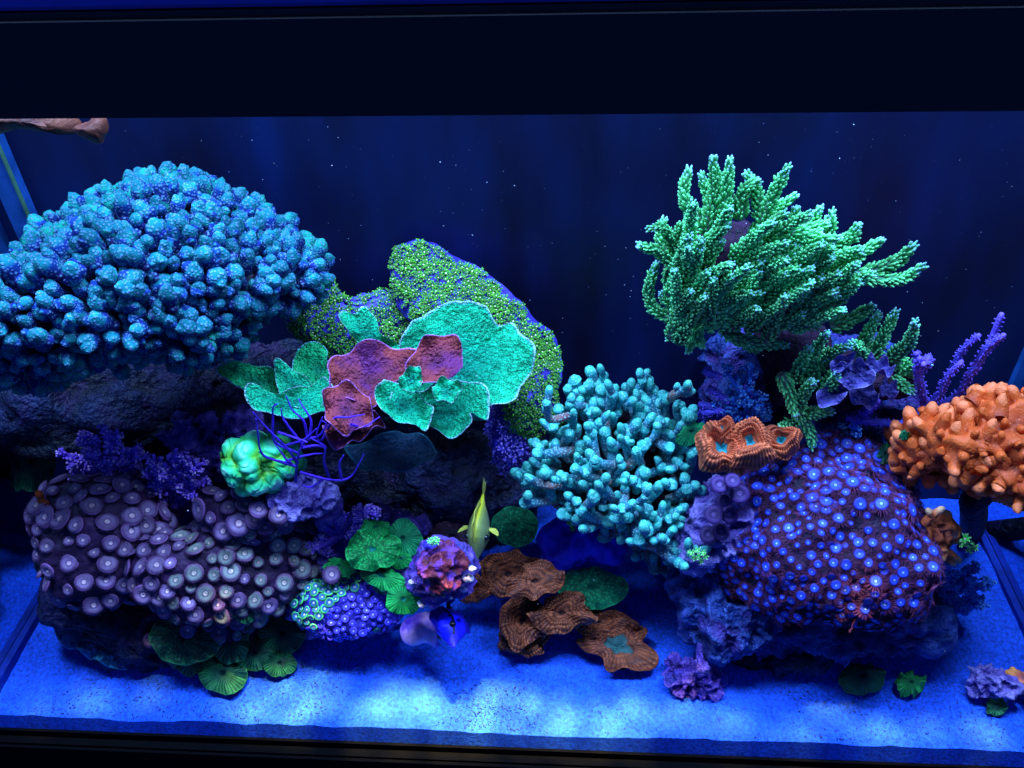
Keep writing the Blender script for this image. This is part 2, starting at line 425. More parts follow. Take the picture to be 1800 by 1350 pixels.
# loose dark grit lying on the sand
GRIT = cmat('grit', [(0, A(6, 20, 80)), (1, A(30, 60, 150))], bump=None)
mb = MB(); u, f = ico(1)
for k in range(6500):
    x = rng.uniform(XL + .01, XR - .01) if k < 3800 else rng.normal(-.02, .17); y = abs(rng.normal(0, .07 if k < 3800 else .035)) + .006
    if y > .28 or abs(x) > .485: continue
    z = float(np.interp(x, gx, Z.reshape(ny, nx)[min(int((y / YB) * ny), ny - 1)]))
    if vnoise(np.array([[x * 22, y * 22, 0]]), 4)[0] < rng.uniform(-.4, .5): continue
    s = rng.uniform(.0003, .0010)
    mb.add(u * s * rng.uniform(.5, 1.3, 3) + [x, y, z + s * .4], f.tolist(), rng.random())
o = mb.build('grit', GRIT, base=(0, 0, 0)); tag(o, 'dark coarse grit scattered over the blue lit sand', 'grit', kind='stuff')
# motes drifting in the water
MOTE = cmat('mote', [(0, A(40, 80, 190, .6)), (1, A(150, 190, 250, .8))], bump=None)
mb = MB()
for k in range(420):
    x = rng.uniform(150, 1790); y = rng.uniform(215, 640) if k < 330 else rng.uniform(640, 1250)
    P = at(x, y, rng.uniform(.03, .28)); s = px(P) * rng.choice([.35, .5, .7, 1.1], p=[.5, .3, .16, .04])
    mb.add(u * s + P, f.tolist(), rng.random())
o = mb.build('drifting_particles', MOTE, base=(0, .15, 0)); tag(o, 'tiny white specks drifting in the blue water', 'particles', kind='stuff')

# ------------------------------------------------------------------ builders for reef life
def rock(label, out, Y, depth, mat=None, lev=6, amp=.009, sc=26, seed=0, ridge=.8, name='live_rock', cat='rock', parent=None, **k):
    V, F, N, h = blob(out, Y, depth, lev, amp, sc, seed, ridge=ridge, oct=6, **k)
    pit = np.clip(.42 - worley(V * 75, seed), 0, 1); V = V - N * (pit * .012 - .0015 * vnoise(V * 330, seed))[:, None]; h = h - pit * 2.5
    t = np.clip(.5 + .45 * h, 0, 1)
    o = mk(name, V, F, mat or ROCK, parent, t=t)
    if parent is None: tag(o, label, cat)
    return o
def sheet(out, ctr, P0, Nrm, hfun, thick=.003, nr=26, nt=150, rim=1.0, grain=0., gsc=600, seed=0, rim_w=0.):
    """a thin plate grown on the plane (P0, Nrm); hfun(rho, ang) lifts it along Nrm"""
    cv = closed(out, nt); Nrm = unit(Nrm)
    Q = np.array([onplane(a, b, P0, Nrm) for a, b in cv]); c = onplane(ctr[0], ctr[1], P0, Nrm)
    rho = np.linspace(0, 1, nr + 1)[1:] ** .85
    th = np.arange(nt) * 2 * PI / nt
    R, TH = np.meshgrid(rho, th, indexing='ij')
    base = c + R[..., None] * (Q[None] - c)
    flatV = base.reshape(-1, 3); r = R.ravel(); a = TH.ravel()
    h = hfun(r, a, flatV)
    if grain: h = h + grain * (vnoise(flatV * gsc, seed) + .6 * vnoise(flatV * gsc * 1.9, seed + 1)) * np.clip((1.02 - r) * 12, .1, 1)
    top = flatV + h[:, None] * Nrm
    hc = hfun(np.zeros(1), np.zeros(1), c[None])[0]
    top = np.r_[top, [c + hc * Nrm]]
    hb = hfun(r, a, flatV)
    bot = np.r_[flatV + (hb - thick * (1.2 - .75 * r))[:, None] * Nrm, [c + (hc - thick * 1.6) * Nrm]]
    n = nr * nt; F = []
    sgn = 1 if np.dot(np.cross(Q[0] - c, Q[nt // 4] - c), Nrm) > 0 else -1
    for i in range(nr - 1):
        for j in range(nt):
            A_, B_ = i * nt + j, i * nt + (j + 1) % nt; f = [A_, A_ + nt, B_ + nt, B_]
            g = [q + n + 1 for q in f]
            F.append(f if sgn > 0 else f[::-1]); F.append(g[::-1] if sgn > 0 else g)
    for j in range(nt):
        f = [n, j, (j + 1) % nt]; g = [2 * n + 1, n + 1 + (j + 1) % nt, n + 1 + j]
        F.append(f if sgn > 0 else f[::-1]); F.append(g if sgn > 0 else g[::-1])
        o_ = (nr - 1) * nt; a1, b1 = o_ + j, o_ + (j + 1) % nt
        f = [a1, a1 + n + 1, b1 + n + 1, b1]; F.append(f if sgn > 0 else f[::-1])
    t = np.r_[r * .86, [0], np.full(n + 1, .5)]
    t[(nr - 1) * nt: nr * nt] = rim
    t[n + 1 + (nr - 1) * nt: n + 1 + nr * nt] = rim
    if rim_w: k_ = np.where(r > 1 - rim_w * (1 + .6 * vnoise(flatV * 150, seed)))[0]; t[k_] = np.maximum(t[k_], .9 + .1 * (r[k_] - 1 + rim_w * 1.5) / (rim_w * 1.5))
    return np.r_[top, bot], F, t
def ell(cx, cy, rx, ry, rot=0, wob=.06, n=14, seed=0):
    r = np.random.default_rng(seed + int(cx)); a = np.arange(n) * 2 * PI / n; k = 1 + wob * r.normal(0, 1, n); rot = math.radians(rot)
    x = rx * k * np.cos(a); y = ry * k * np.sin(a)
    return [(cx + p * math.cos(rot) - q * math.sin(rot), cy + p * math.sin(rot) + q * math.cos(rot)) for p, q in zip(x, y)]

# ------------------------------------------------------------------ rock work
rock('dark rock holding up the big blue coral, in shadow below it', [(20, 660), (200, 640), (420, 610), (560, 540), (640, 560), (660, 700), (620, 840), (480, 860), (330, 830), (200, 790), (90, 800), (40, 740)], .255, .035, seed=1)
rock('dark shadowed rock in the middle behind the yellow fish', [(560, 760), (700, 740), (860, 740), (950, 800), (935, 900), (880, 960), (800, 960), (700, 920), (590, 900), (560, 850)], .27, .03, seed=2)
rock('dark blue rock face beneath the green staghorn coral', [(1240, 600), (1330, 590), (1480, 590), (1570, 640), (1600, 730), (1560, 800), (1440, 820), (1320, 790), (1250, 740), (1235, 660)], .235, .035, seed=3, mat=ROCKBLUE, amp=.012, sc=34)
rock('wide rough dark rock under the blue button polyp ball', [(1195, 985), (1290, 960), (1420, 1020), (1560, 1060), (1640, 1075), (1610, 1125), (1500, 1150), (1430, 1140), (1330, 1148), (1240, 1140), (1205, 1075)], .118, .045, seed=4, mat=ROCKBLUE, amp=.010, sc=40, lev=6)
rock('knobbly purple and blue rock left of the button polyp ball foot', [(1195, 1010), (1260, 1000), (1330, 1040), (1360, 1100), (1300, 1140), (1235, 1142), (1200, 1080)], .095, .03, seed=5, mat=ROCKBLUE, amp=.007, sc=55)
rock('pale violet crusted rock between the cyan coral and the polyp ball', [(1230, 860), (1270, 842), (1330, 850), (1370, 900), (1350, 970), (1270, 985), (1210, 990), (1192, 950), (1205, 900)], .125, .035, seed=6, mat=VIOLET, amp=.006, sc=60, ridge=.9, name='coralline_rock')
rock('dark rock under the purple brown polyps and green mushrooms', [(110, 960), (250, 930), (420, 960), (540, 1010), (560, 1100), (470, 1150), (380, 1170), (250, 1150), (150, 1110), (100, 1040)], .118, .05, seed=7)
rock('purple crusted rock under the bright green mushrooms', [(560, 915), (620, 900), (690, 905), (740, 930), (740, 1000), (700, 1080), (640, 1105), (560, 1100), (520, 1060), (545, 980)], .135, .035, seed=8, mat=PURPLE, amp=.008, sc=55)
rock('purple rock with frilly growth behind the yellow green brain coral', [(310, 745), (345, 730), (400, 755), (425, 790), (410, 830), (350, 830), (310, 800)], .185, .02, seed=9, mat=PURPLE, amp=.008, sc=70)
rock('purple knobby rock tip below the green plates at left', [(390, 745), (430, 715), (455, 735), (450, 770), (410, 775)], .2, .012, seed=10, mat=PURPLE, amp=.004, sc=70, lev=4)
rock('pale lilac plate rock below the purple sea whip', [(470, 880), (500, 845), (540, 838), (580, 860), (585, 885), (560, 905), (515, 910), (480, 900)], .105, .014, seed=11, mat=VIOLET, amp=.004, sc=70, ridge=.9, name='coralline_rock')
rock('small lilac rock shelf right of the sea whip foot', [(545, 880), (575, 865), (600, 885), (590, 915), (555, 920)], .12, .01, seed=12, mat=PURPLE, amp=.003, sc=80, lev=4, name='coralline_rock')
rock('bright deep blue soft lump under the cyan finger coral', [(950, 935), (985, 918), (1040, 925), (1090, 950), (1085, 985), (1030, 985), (985, 998), (955, 985)], .165, .02, seed=13, mat=cmat('blue_soft', [(0, A(8, 8, 170)), (1, A(40, 40, 250))], noise=(60, .4)), amp=.004, sc=50, lev=5, name='soft_lump', cat='soft coral')
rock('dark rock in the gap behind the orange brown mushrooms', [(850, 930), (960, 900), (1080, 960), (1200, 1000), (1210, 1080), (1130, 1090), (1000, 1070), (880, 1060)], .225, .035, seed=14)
rock('mottled purple rubble rock standing alone on the front sand', [(1165, 1190), (1180, 1160), (1205, 1158), (1240, 1170), (1268, 1195), (1260, 1212), (1215, 1222), (1180, 1215)], .058, .014, seed=15, mat=PURPLE, amp=.006, sc=70, ridge=1.0, name='rubble')
rock('small upright rubble chip leaning on the purple rubble rock', [(1222, 1140), (1236, 1136), (1240, 1160), (1243, 1180), (1228, 1182), (1224, 1160)], .052, .006, seed=16, mat=PURPLE, amp=.002, sc=90, lev=4, name='rubble')
rock('grey blue rubble piece at the right edge of the sand', [(1710, 1190), (1730, 1172), (1760, 1180), (1785, 1200), (1775, 1217), (1735, 1219), (1712, 1212)], .056, .010, seed=17, mat=VIOLET, amp=.005, sc=80, ridge=1, name='rubble')
rock('small orange tipped rubble piece at the far right sand edge', [(1770, 1190), (1790, 1185), (1830, 1192), (1830, 1215), (1790, 1216)], .058, .008, seed=18, mat=cmat('orange_rubble', [(0, A(40, 40, 110)), (.6, A(130, 70, 70)), (1, A(200, 110, 70))], noise=(80, .5)), amp=.004, sc=80, ridge=1, lev=4, name='rubble')
rock('smooth dark blue stone at the foot of the blue soft coral', [(1625, 1075), (1650, 1062), (1672, 1072), (1668, 1088), (1640, 1092)], .115, .008, seed=19, amp=.001, lev=4, name='stone', cat='stone')
rock('low dark rubble mound right of the front of the big rock', [(1290, 1160), (1360, 1140), (1450, 1150), (1440, 1172), (1370, 1180), (1310, 1175)], .078, .010, seed=20, amp=.004, sc=60, lev=5, name='rubble')

# ------------------------------------------------------------------ big blue knobby coral
BLUEC = cmat('blue_coral', [(0, A(48, 34, 90, .8)), (.35, A(34, 30, 110, .65)), (.7, A(22, 42, 150, .65)), (.92, A(14, 62, 175, .65)), (1, A(14, 122, 165, .65))],
             noise=(90, .35), bump=(300, .6, .0014), dots=(430, .54, A(84, 140, 225, .75), .7), rand=.4, rough=.85, spec=.1, veins=(75, A(16, 165, 165, .7), .85))
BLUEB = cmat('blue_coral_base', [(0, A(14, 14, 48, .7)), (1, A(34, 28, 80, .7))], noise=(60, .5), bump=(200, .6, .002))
def knob(r):
    L = r.uniform(.9, 1.7); b = MB()
    bend = r.normal(0, .12, 2)
    p = np.array([[0, 0, -.9], [bend[0] * .3, bend[1] * .3, 0], [bend[0], bend[1], L * .75], [bend[0] * 1.4, bend[1] * 1.4, L]])
    V, F, t = tube(spline(p, 7), np.interp(np.linspace(0, 1, 7), [0, .45, .8, 1], [.40, .44, .46, .38]) * r.uniform(.9, 1.1), 10)
    b.add(V, F, t)
    for k in range(r.integers(2, 5)):
        a = r.uniform(0, 2 * PI); z = r.uniform(.1, .75) * L; d = np.array([math.cos(a), math.sin(a), r.uniform(.5, 1.4)]); d /= np.linalg.norm(d)
        q0 = np.array([bend[0] * .6, bend[1] * .6, z]); l = r.uniform(.38, .62)
        V, F, t = tube(np.array([q0, q0 + d * l * .5, q0 + d * l + [0, 0, .06]]), [.28, .35, .30], 8, t0=z / L * .8, t1=min(1, z / L + .25)); b.add(V, F, t)
    V = np.concatenate(b.V); N_ = V / (np.linalg.norm(V, axis=1)[:, None] + 1e-9)
    V = V + N_ * (vnoise(V * 2.4 + r.uniform(0, 50), 3) * .16 + vnoise(V * 6 + r.uniform(0, 50), 4) * .05)[:, None]; V[:, 0] *= r.uniform(.85, 1.3)
    return V, b.F, np.clip(np.concatenate(b.T), 0, 1)
r_ = np.random.default_rng(11)
KN = [knob(r_) for k in range(12)]
S_KN = .0121
KM = [bare('branch', V * S_KN, F, BLUEC, t) for V, F, t in KN]
OUT = [(-20, 520), (40, 462), (98, 406), (168, 358), (260, 326), (330, 313), (400, 320), (450, 345), (490, 385), (545, 420), (597, 462), (585, 500), (530, 515), (460, 545), (448, 590), (425, 630), (330, 668), (250, 645), (130, 655), (60, 675), (-10, 655), (-80, 620), (-80, 540)]
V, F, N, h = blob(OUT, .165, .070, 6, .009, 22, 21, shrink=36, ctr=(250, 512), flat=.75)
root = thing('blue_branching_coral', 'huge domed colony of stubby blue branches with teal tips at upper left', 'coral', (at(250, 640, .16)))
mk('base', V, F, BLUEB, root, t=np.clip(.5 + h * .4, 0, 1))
fc = facing(V, N); pp = pxof(V)
ks = scatter(V, N, .0073, 1100, 5, fc > -.2)
ks.sort(key=lambda i: -fc[i])
rest = MB()
for q, i in enumerate(ks):
    d = unit(.75 * N[i] + .62 * UP + rng.normal(0, .16, 3)); s = rng.uniform(.82, 1.22); j = int(rng.integers(12))
    if q < 300: place('branch', KM[j], root, V[i], d, s, rng.uniform(0, 6.3))
    else: rest.add(xform(KN[j][0], V[i], d, S_KN * s, rng.uniform(0, 6.3)), KN[j][1], KN[j][2])
if rest.n: rest.build('branches', BLUEC, root)['kind'] = 'stuff'

# ------------------------------------------------------------------ star polyp mats
GSP = cmat('star_polyp', [(0, A(6, 30, 40)), (.4, A(22, 84, 44)), (.8, A(70, 150, 50)), (.95, A(110, 190, 90)), (1, A(190, 240, 190))], noise=(200, .4), bump=None, rand=.3)
GSPV = cmat('closed_star_polyp', [(0, A(20, 20, 90)), (.5, A(45, 40, 170)), (1, A(120, 120, 240))], noise=(200, .4), bump=None, rand=.3)
def star(r, n=8, up=.55):
    b = MB()
    for k in range(n):
        a = k * 2 * PI / n + r.normal(0, .15); c, s = math.cos(a), math.sin(a); u_ = np.array([c, s, 0]); v_ = np.array([-s, c, 0]); l = r.uniform(.75, 1.1)
        V = [v_ * .10, -v_ * .10, u_ * l * .6 + v_ * .13 + [0, 0, up * .8], u_ * l * .6 - v_ * .13 + [0, 0, up * .8], u_ * l + [0, 0, up * r.uniform(.3, 1)], u_ * l * .55 + [0, 0, up * .62]]
        b.add(V, [[0, 1, 3, 2], [2, 3, 4], [2, 4, 5], [4, 3, 5]], [.15, .15, .6, .6, .85, .5])
    V, F = ico(1); b.add(V * [.17, .17, .12] + [0, 0, .18], F.tolist(), 1.0)
    return np.concatenate(b.V), b.F, np.concatenate(b.T)
r_ = np.random.default_rng(3); ST = [star(r_) for k in range(5)]; S_ST = .0047
SM = {id(m): [bare('polyp', V * S_ST, F, m, t) for V, F, t in ST] for m in (GSP, GSPV)}
def mat_colony(label, out, Y, depth, n, dmin, pm=GSP, seed=0, rim=.42, sc=1.0, first=300, amp=.005, ctr=None):
    V, F, N, h = blob(out, Y, depth, 6, amp, 30, seed, ctr=ctr)
    root = thing('star_polyp_mat', label, 'soft coral', V[V[:, 2].argmin()])
    mk('mat', V, F, CRUST, root, t=np.clip(.5 + .5 * h, 0, 1))
    fc = facing(V, N); patch = vnoise(V * 38, seed + 3); rim = rim + .10 * vnoise(V * 60, seed + 4)
    ids = scatter(V, N, dmin, n, seed, (fc > rim) & (patch > -.80))
    rest = MB()
    for q, i in enumerate(ids):
        d = unit(N[i] + .35 * UP + rng.normal(0, .25, 3)); s = rng.uniform(.7, 1.25) * sc; j = int(rng.integers(5))
        if q < first: place('polyp', SM[id(pm)][j], root, V[i] + N[i] * .0012, d, s, rng.uniform(0, 6))
        else: rest.add(xform(ST[j][0], V[i] + N[i] * .0012, d, S_ST * s, rng.uniform(0, 6)), ST[j][1], ST[j][2])
    if rest.n: rest.build('polyps', pm, root)['kind'] = 'stuff'
    return root
mat_colony('arched green star polyp mat with violet edge at the back of the tank', [(684, 470), (700, 432), (745, 421), (790, 446), (850, 478), (900, 518), (935, 560), (972, 592), (985, 640), (975, 690), (930, 720), (890, 690), (860, 620), (800, 570), (720, 560), (690, 520)], .262, .030, 1900, .0034, seed=31, ctr=(830, 540), rim=.64)
mat_colony('dim green star polyp mat left of the arched mat, below the blue coral', [(505, 520), (540, 498), (585, 495), (600, 530), (640, 520), (700, 512), (740, 540), (735, 610), (680, 640), (600, 640), (540, 610), (510, 570)], .255, .026, 620, .0040, seed=32)
mat_colony('star polyp mat running down the right side of the green plate coral', [(880, 640), (930, 620), (975, 640), (980, 700), (1000, 730), (985, 760), (940, 770), (900, 750), (875, 700)], .215, .026, 260, .0042, seed=33)
mat_colony('closed violet star polyps on a dark lobe right of the large green plate', [(862, 700), (900, 680), (945, 720), (960, 770), (935, 820), (890, 825), (865, 780)], .21, .024, 160, .0058, pm=GSPV, seed=34, sc=1.5)

# ------------------------------------------------------------------ plate corals
GPL = cmat('green_plate', [(0, A(4, 100, 106, .9)), (.45, A(12, 150, 136, .9)), (.80, A(24, 176, 150, .9)), (.89, A(40, 165, 180, .9)), (1, A(120, 185, 250))], noise=(110, .45), bump=(400, 1.0, .004), rough=.8, spec=.1, dots=(560, .42, A(4, 84, 84, .8), .45))
GPL2 = cmat('deep_green_plate', [(0, A(6, 84, 76)), (.45, A(12, 130, 100)), (.82, A(26, 155, 115)), (.92, A(40, 150, 150)), (1, A(90, 150, 230))], noise=(110, .45), bump=(400, 1.0, .004), rough=.8, spec=.1, dots=(560, .42, A(4, 84, 84, .8), .45))
RPL = cmat('red_plate', [(0, A(80, 34, 90, .7)), (.5, A(118, 54, 90, .7)), (.82, A(132, 62, 78, .7)), (.91, A(100, 60, 175, .8)), (1, A(165, 110, 245))], noise=(90, .5), bump=(480, 1.0, .003), rough=.7, veins=(38, A(84, 34, 130, .7), .8))
DPL = cmat('grey_plate', [(0, A(10, 30, 70)), (.8, A(16, 50, 90)), (1, A(30, 90, 130))], noise=(60, .4), bump=(300, .5, .0015), rough=.7)
def wavy(out, amp, seed):
    """roughen a plate outline: small lobes and nicks"""
    c = closed(out, 64); m = c.mean(0); a = np.arange(64) * 2 * PI / 64; q = np.stack([np.cos(a) * 3.2, np.sin(a) * 3.2, 0 * a + seed], 1)
    return m + (c - m) * (1 + amp * fbm(q, seed, 3))[:, None]
def plate(root, out, ctr, Y, tilt, mat, cup=.010, seed=0, ripple=.0042, thick=.0035, grain=.0011, lean=0.0, label=None):
    """tilt 0 = level plate, 1 = facing the viewer"""
    P0 = at(ctr[0], ctr[1], Y); n = unit((1 - tilt) * UP + tilt * tocam(P0) + lean * IMR)
    def hf(r, a, P):
        return cup * r ** 2.2 + ripple * fbm(P * 38, seed, 3) * (.25 + r) + 1.2 * ripple * np.sin(a * 5 + seed) * r ** 3 + .0022 * vnoise(P * 120, seed + 5) * np.clip(1.3 - r, 0, 1)
    out = wavy(out, .055, seed)
    V, F, t = sheet(out, ctr, P0, n, hf, thick=thick, nr=44, nt=220, grain=grain, gsc=520, seed=seed, rim_w=.034)
    o = mk('plate', V, F, mat, root, t=t)
    if label: o['label'] = label
    return o
root = thing('plate_coral', 'large blue green plate coral with pale rims curling in a whorl at centre', 'coral', at(800, 780, .2))
plate(root, [(745, 560), (800, 535), (850, 543), (875, 575), (900, 572), (925, 600), (936, 625), (928, 660), (905, 700), (860, 720), (800, 730), (740, 700), (700, 650), (712, 600)], (800, 650), .178, .85, GPL, .014, 41)
plate(root, [(600, 545), (625, 552), (640, 538), (662, 560), (670, 590), (705, 610), (720, 640), (680, 640), (650, 618), (618, 590), (600, 565)], (660, 600), .188, .85, GPL, .006, 42)
plate(root, [(745, 700), (790, 680), (850, 690), (862, 725), (858, 748), (830, 742), (830, 765), (795, 782), (770, 770), (725, 755), (690, 730), (700, 705)], (770, 730), .135, .5, GPL, .016, 43)
plate(root, [(662, 692), (680, 676), (720, 678), (740, 700), (760, 725), (750, 760), (715, 752), (680, 735), (662, 712)], (705, 712), .122, .55, GPL, .010, 44)
plate(root, [(700, 672), (715, 652), (735, 645), (742, 662), (738, 684), (715, 690)], (722, 670), .122, .7, GPL, .004, 45)
plate(root, [(760, 690), (775, 668), (800, 672), (812, 682), (800, 708), (775, 712)], (785, 690), .120, .65, GPL, .006, 46)
root = thing('plate_coral', 'red plate coral with violet rims wedged between the two green plate corals', 'coral', at(650, 780, .2))
plate(root, [(745, 600), (780, 590), (803, 598), (812, 630), (806, 660), (775, 672), (745, 680), (715, 660), (725, 625)], (765, 635), .145, .7, RPL, .008, 51, label='upper right orange red plate')
plate(root, [(582, 650), (610, 625), (660, 612), (705, 618), (740, 640), (720, 665), (690, 690), (650, 720), (610, 710), (580, 690)], (650, 665), .150, .55, RPL, .010, 52, ripple=.006)
plate(root, [(575, 690), (600, 675), (640, 690), (655, 720), (650, 750), (615, 765), (580, 755), (570, 720)], (612, 720), .112, .6, RPL, .005, 53, ripple=.006)
plate(root, [(572, 750), (610, 735), (660, 735), (676, 752), (640, 772), (610, 787), (580, 780)], (620, 758), .108, .5, RPL, .004, 54, ripple=.007)
root = thing('plate_coral', 'left green plate coral of four lobes beside the red plates', 'coral', at(500, 745, .2))
plate(root, [(375, 645), (400, 638), (440, 642), (480, 655), (510, 680), (520, 710), (480, 712), (440, 690), (400, 672)], (455, 672), .150, .6, GPL2, .004, 61, label='dim outer lobe')
plate(root, [(515, 620), (550, 605), (575, 615), (580, 640), (640, 625), (640, 650), (590, 670), (575, 700), (545, 690), (520, 660)], (560, 650), .165, .7, GPL2, .004, 62)
plate(root, [(482, 640), (500, 640), (530, 660), (560, 690), (570, 715), (520, 720), (490, 690)], (525, 685), .14, .6, GPL, .003, 63)
plate(root, [(430, 692), (455, 688), (500, 696), (540, 680), (570, 672), (587, 690), (585, 715), (560, 735), (520, 739), (475, 733), (440, 718)], (515, 712), .125, .45, GPL, .007, 64, label='bright front lobe')
root = thing('plate_coral', 'dim grey green plate hanging below the large green plate coral', 'coral', at(700, 830, .22))
plate(root, [(610, 790), (660, 775), (720, 760), (770, 790), (740, 820), (690, 832), (645, 828), (620, 810)], (690, 795), .20, .5, DPL, .004, 65)

# ------------------------------------------------------------------ green staghorn coral (upper right)
STAG = cmat('staghorn', [(0, A(60, 44, 96, .9)), (.18, A(60, 90, 110)), (.5, A(36, 122, 90)), (.82, A(80, 184, 130)), (.93, A(86, 160, 215)), (1, A(140, 175, 245))], noise=(70, .45), bump=(500, .5, .001), rough=.7, spec=.15, rand=.35)
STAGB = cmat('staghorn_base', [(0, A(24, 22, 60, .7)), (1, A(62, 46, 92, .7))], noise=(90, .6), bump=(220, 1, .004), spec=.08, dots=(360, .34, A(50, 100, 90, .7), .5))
def staghorn(root, pts, Y0, Y1, r0=9.5, r1=4.0, sc=1.0, seed=0, tipc=.15):
    """tapered branch with rows of little upward branchlets; pts are from base to tip"""
    r = np.random.default_rng(seed); m = len(pts); b = MB()
    P = spline(np.array([at(x, y, Y0 + (Y1 - Y0) * k / (m - 1)) for k, (x, y) in enumerate(pts)]), 12); s = px(P[0])
    L = np.r_[0, np.cumsum(np.linalg.norm(np.diff(P, axis=0), axis=1))]; Lt = L[-1]
    rad = np.linspace(r0, r1, 12) * s * sc
    V, F, t = tube(P, rad, 8, t0=.12, t1=.62); b.add(V, F, np.clip(t, 0, 1) + np.where(t > .6, .25, 0))
    T = np.gradient(P, axis=0); T /= np.linalg.norm(T, axis=1)[:, None]
    u0 = unit(np.cross(T[0], [.2, .9, .3])); step = 5.4 * s; k = 0; z = .02 * Lt
    while z < Lt:
        f = z / Lt; c = np.array([np.interp(z, L, P[:, q]) for q in range(3)]); tg = unit([np.interp(z, L, T[:, q]) for q in range(3)])
        u_ = unit(u0 - tg * u0.dot(tg)); v_ = np.cross(tg, u_); a0 = k * .5
        nn = 6 if f < .85 else 4
        for j in range(nn):
            a = a0 + j * 2 * PI / nn + r.normal(0, .2); d = u_ * math.cos(a) + v_ * math.sin(a)
            rr = np.interp(f, [0, 1], [r0, r1]) * s * sc
            out = unit(d * (1 - .75 * max(0, f - .75) / .25) + tg * r.uniform(.8, 1.5)); l = r.uniform(7, 14.5) * s * sc * (1 - .35 * f)
            q0 = c + d * rr * .75; w = r.uniform(2.0, 2.8) * s * sc
            V, F, t = tube(np.array([q0, q0 + out * l * .6, q0 + out * l + tg * l * .15]), [w * 1.1, w, w * .85], 5, t0=.3, t1=.84)
            b.add(V, F, t + (.1 if f > 1 - tipc else 0) * (t > .7))
        z += step * r.uniform(.85, 1.15); k += 1
    return b.build('branch', STAG, root)
def zz(l, ox=1100, oy=250): return [(ox + a / 3, oy + b / 3) for a, b in l]
root = thing('staghorn_coral', 'large green staghorn coral with pale blue tips fanning out at upper right', 'coral', at(1400, 620, .18))
V, F, N, h = blob(zz([(220, 620), (330, 440), (520, 420), (760, 420), (980, 520), (1140, 640), (1120, 800), (960, 900), (760, 960), (520, 940), (320, 900), (240, 800)]), .20, .022, 5, .008, 40, 71)
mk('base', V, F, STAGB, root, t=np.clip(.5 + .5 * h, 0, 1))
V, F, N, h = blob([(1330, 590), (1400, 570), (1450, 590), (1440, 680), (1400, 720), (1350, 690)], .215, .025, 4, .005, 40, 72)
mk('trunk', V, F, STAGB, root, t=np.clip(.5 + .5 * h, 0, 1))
BR = [[(440, 450), (470, 260), (460, 80)], [(430, 470), (320, 320), (310, 240), (330, 150)], [(510, 450), (530, 260), (550, 100)], [(720, 400), (690, 270), (640, 170)],
      [(600, 400), (620, 260), (700, 200)], [(720, 440), (780, 270), (850, 140)], [(660, 500), (790, 360), (890, 280)], [(820, 560), (880, 440), (900, 350)],
      [(880, 600), (960, 470), (1025, 345)], [(960, 620), (1060, 490), (1085, 370)], [(1040, 560), (1180, 510), (1225, 440)], [(1050, 700), (1230, 590), (1350, 515)],
      [(1250, 700), (1430, 625), (1520, 540)], [(1200, 705), (1430, 725), (1560, 660)], [(780, 880), (980, 820), (1120, 720)], [(1080, 980), (1200, 930), (1300, 860)],
      [(260, 640), (160, 570), (70, 545)], [(260, 560), (200, 450), (130, 455)], [(260, 600), (270, 480), (330, 410)], [(240, 620), (180, 520), (200, 415)],
      [(290, 640), (230, 670), (215, 740)], [(280, 940), (160, 890), (120, 780), (160, 640)], [(320, 900), (230, 850), (190, 800)], [(300, 880), (290, 800), (320, 715)],
      [(400, 960), (300, 1020), (220, 1030)], [(400, 960), (350, 1040), (330, 1095)], [(420, 930), (380, 1000), (400, 1080)], [(520, 1000), (680, 1060), (840, 1070)],
      [(500, 960), (580, 1040), (700, 1100)], [(680, 940), (760, 900), (860, 860)], [(900, 880), (960, 930), (1010, 970)], [(400, 470), (440, 330), (400, 180)]]
for k, b_ in enumerate(BR):
    yo = rng.uniform(-.015, .02); staghorn(root, zz(b_), .185 + yo * .3, .180 + yo, seed=k, r0=10 if k < 17 else 8, sc=1.0 if k < 16 else .9)
# rows filling the face of the colony, leaning up and to the right
r_ = np.random.default_rng(12); k = 100
for gy_ in np.arange(480, 990, 58):
    for gx_ in np.arange(270, 1180, 70):
        x, y = gx_ + r_.uniform(-20, 20) + (gy_ / 58 % 2) * 30, gy_ + r_.uniform(-18, 18)
        if x < 330 and y < 560 or (480 < x < 640 and 470 < y < 700) or y > 985 or (x > 1000 and y > 860) or (y < 560 and x > 980): continue
        if r_.random() < .10: continue
        lean = np.interp(x, [300, 560, 1150], [.35, .85, 1.15]) + r_.normal(0, .24); l = r_.uniform(150, 290)
        dx, dy = math.sin(lean) * l, -math.cos(lean) * l
        staghorn(root, zz([(x - dx * .4, y - dy * .4), (x + dx * .15, y + dy * .2), (x + dx * .6, y + dy * .6)]), .170, .152 + r_.uniform(-.012, .012), seed=k, r0=8.2, r1=4.0, sc=.95, tipc=.05); k += 1
root = thing('staghorn_coral', 'smaller green staghorn colony with upright fingers below the large staghorn coral at right', 'coral', at(1520, 720, .18))
V, F, N, h = blob([(1410, 660), (1460, 630), (1520, 625), (1580, 640), (1595, 690), (1540, 710), (1470, 720), (1420, 700)], .195, .02, 5, .006, 45, 73)
mk('base', V, F, STAGB, root, t=np.clip(.5 + .5 * h, 0, 1))
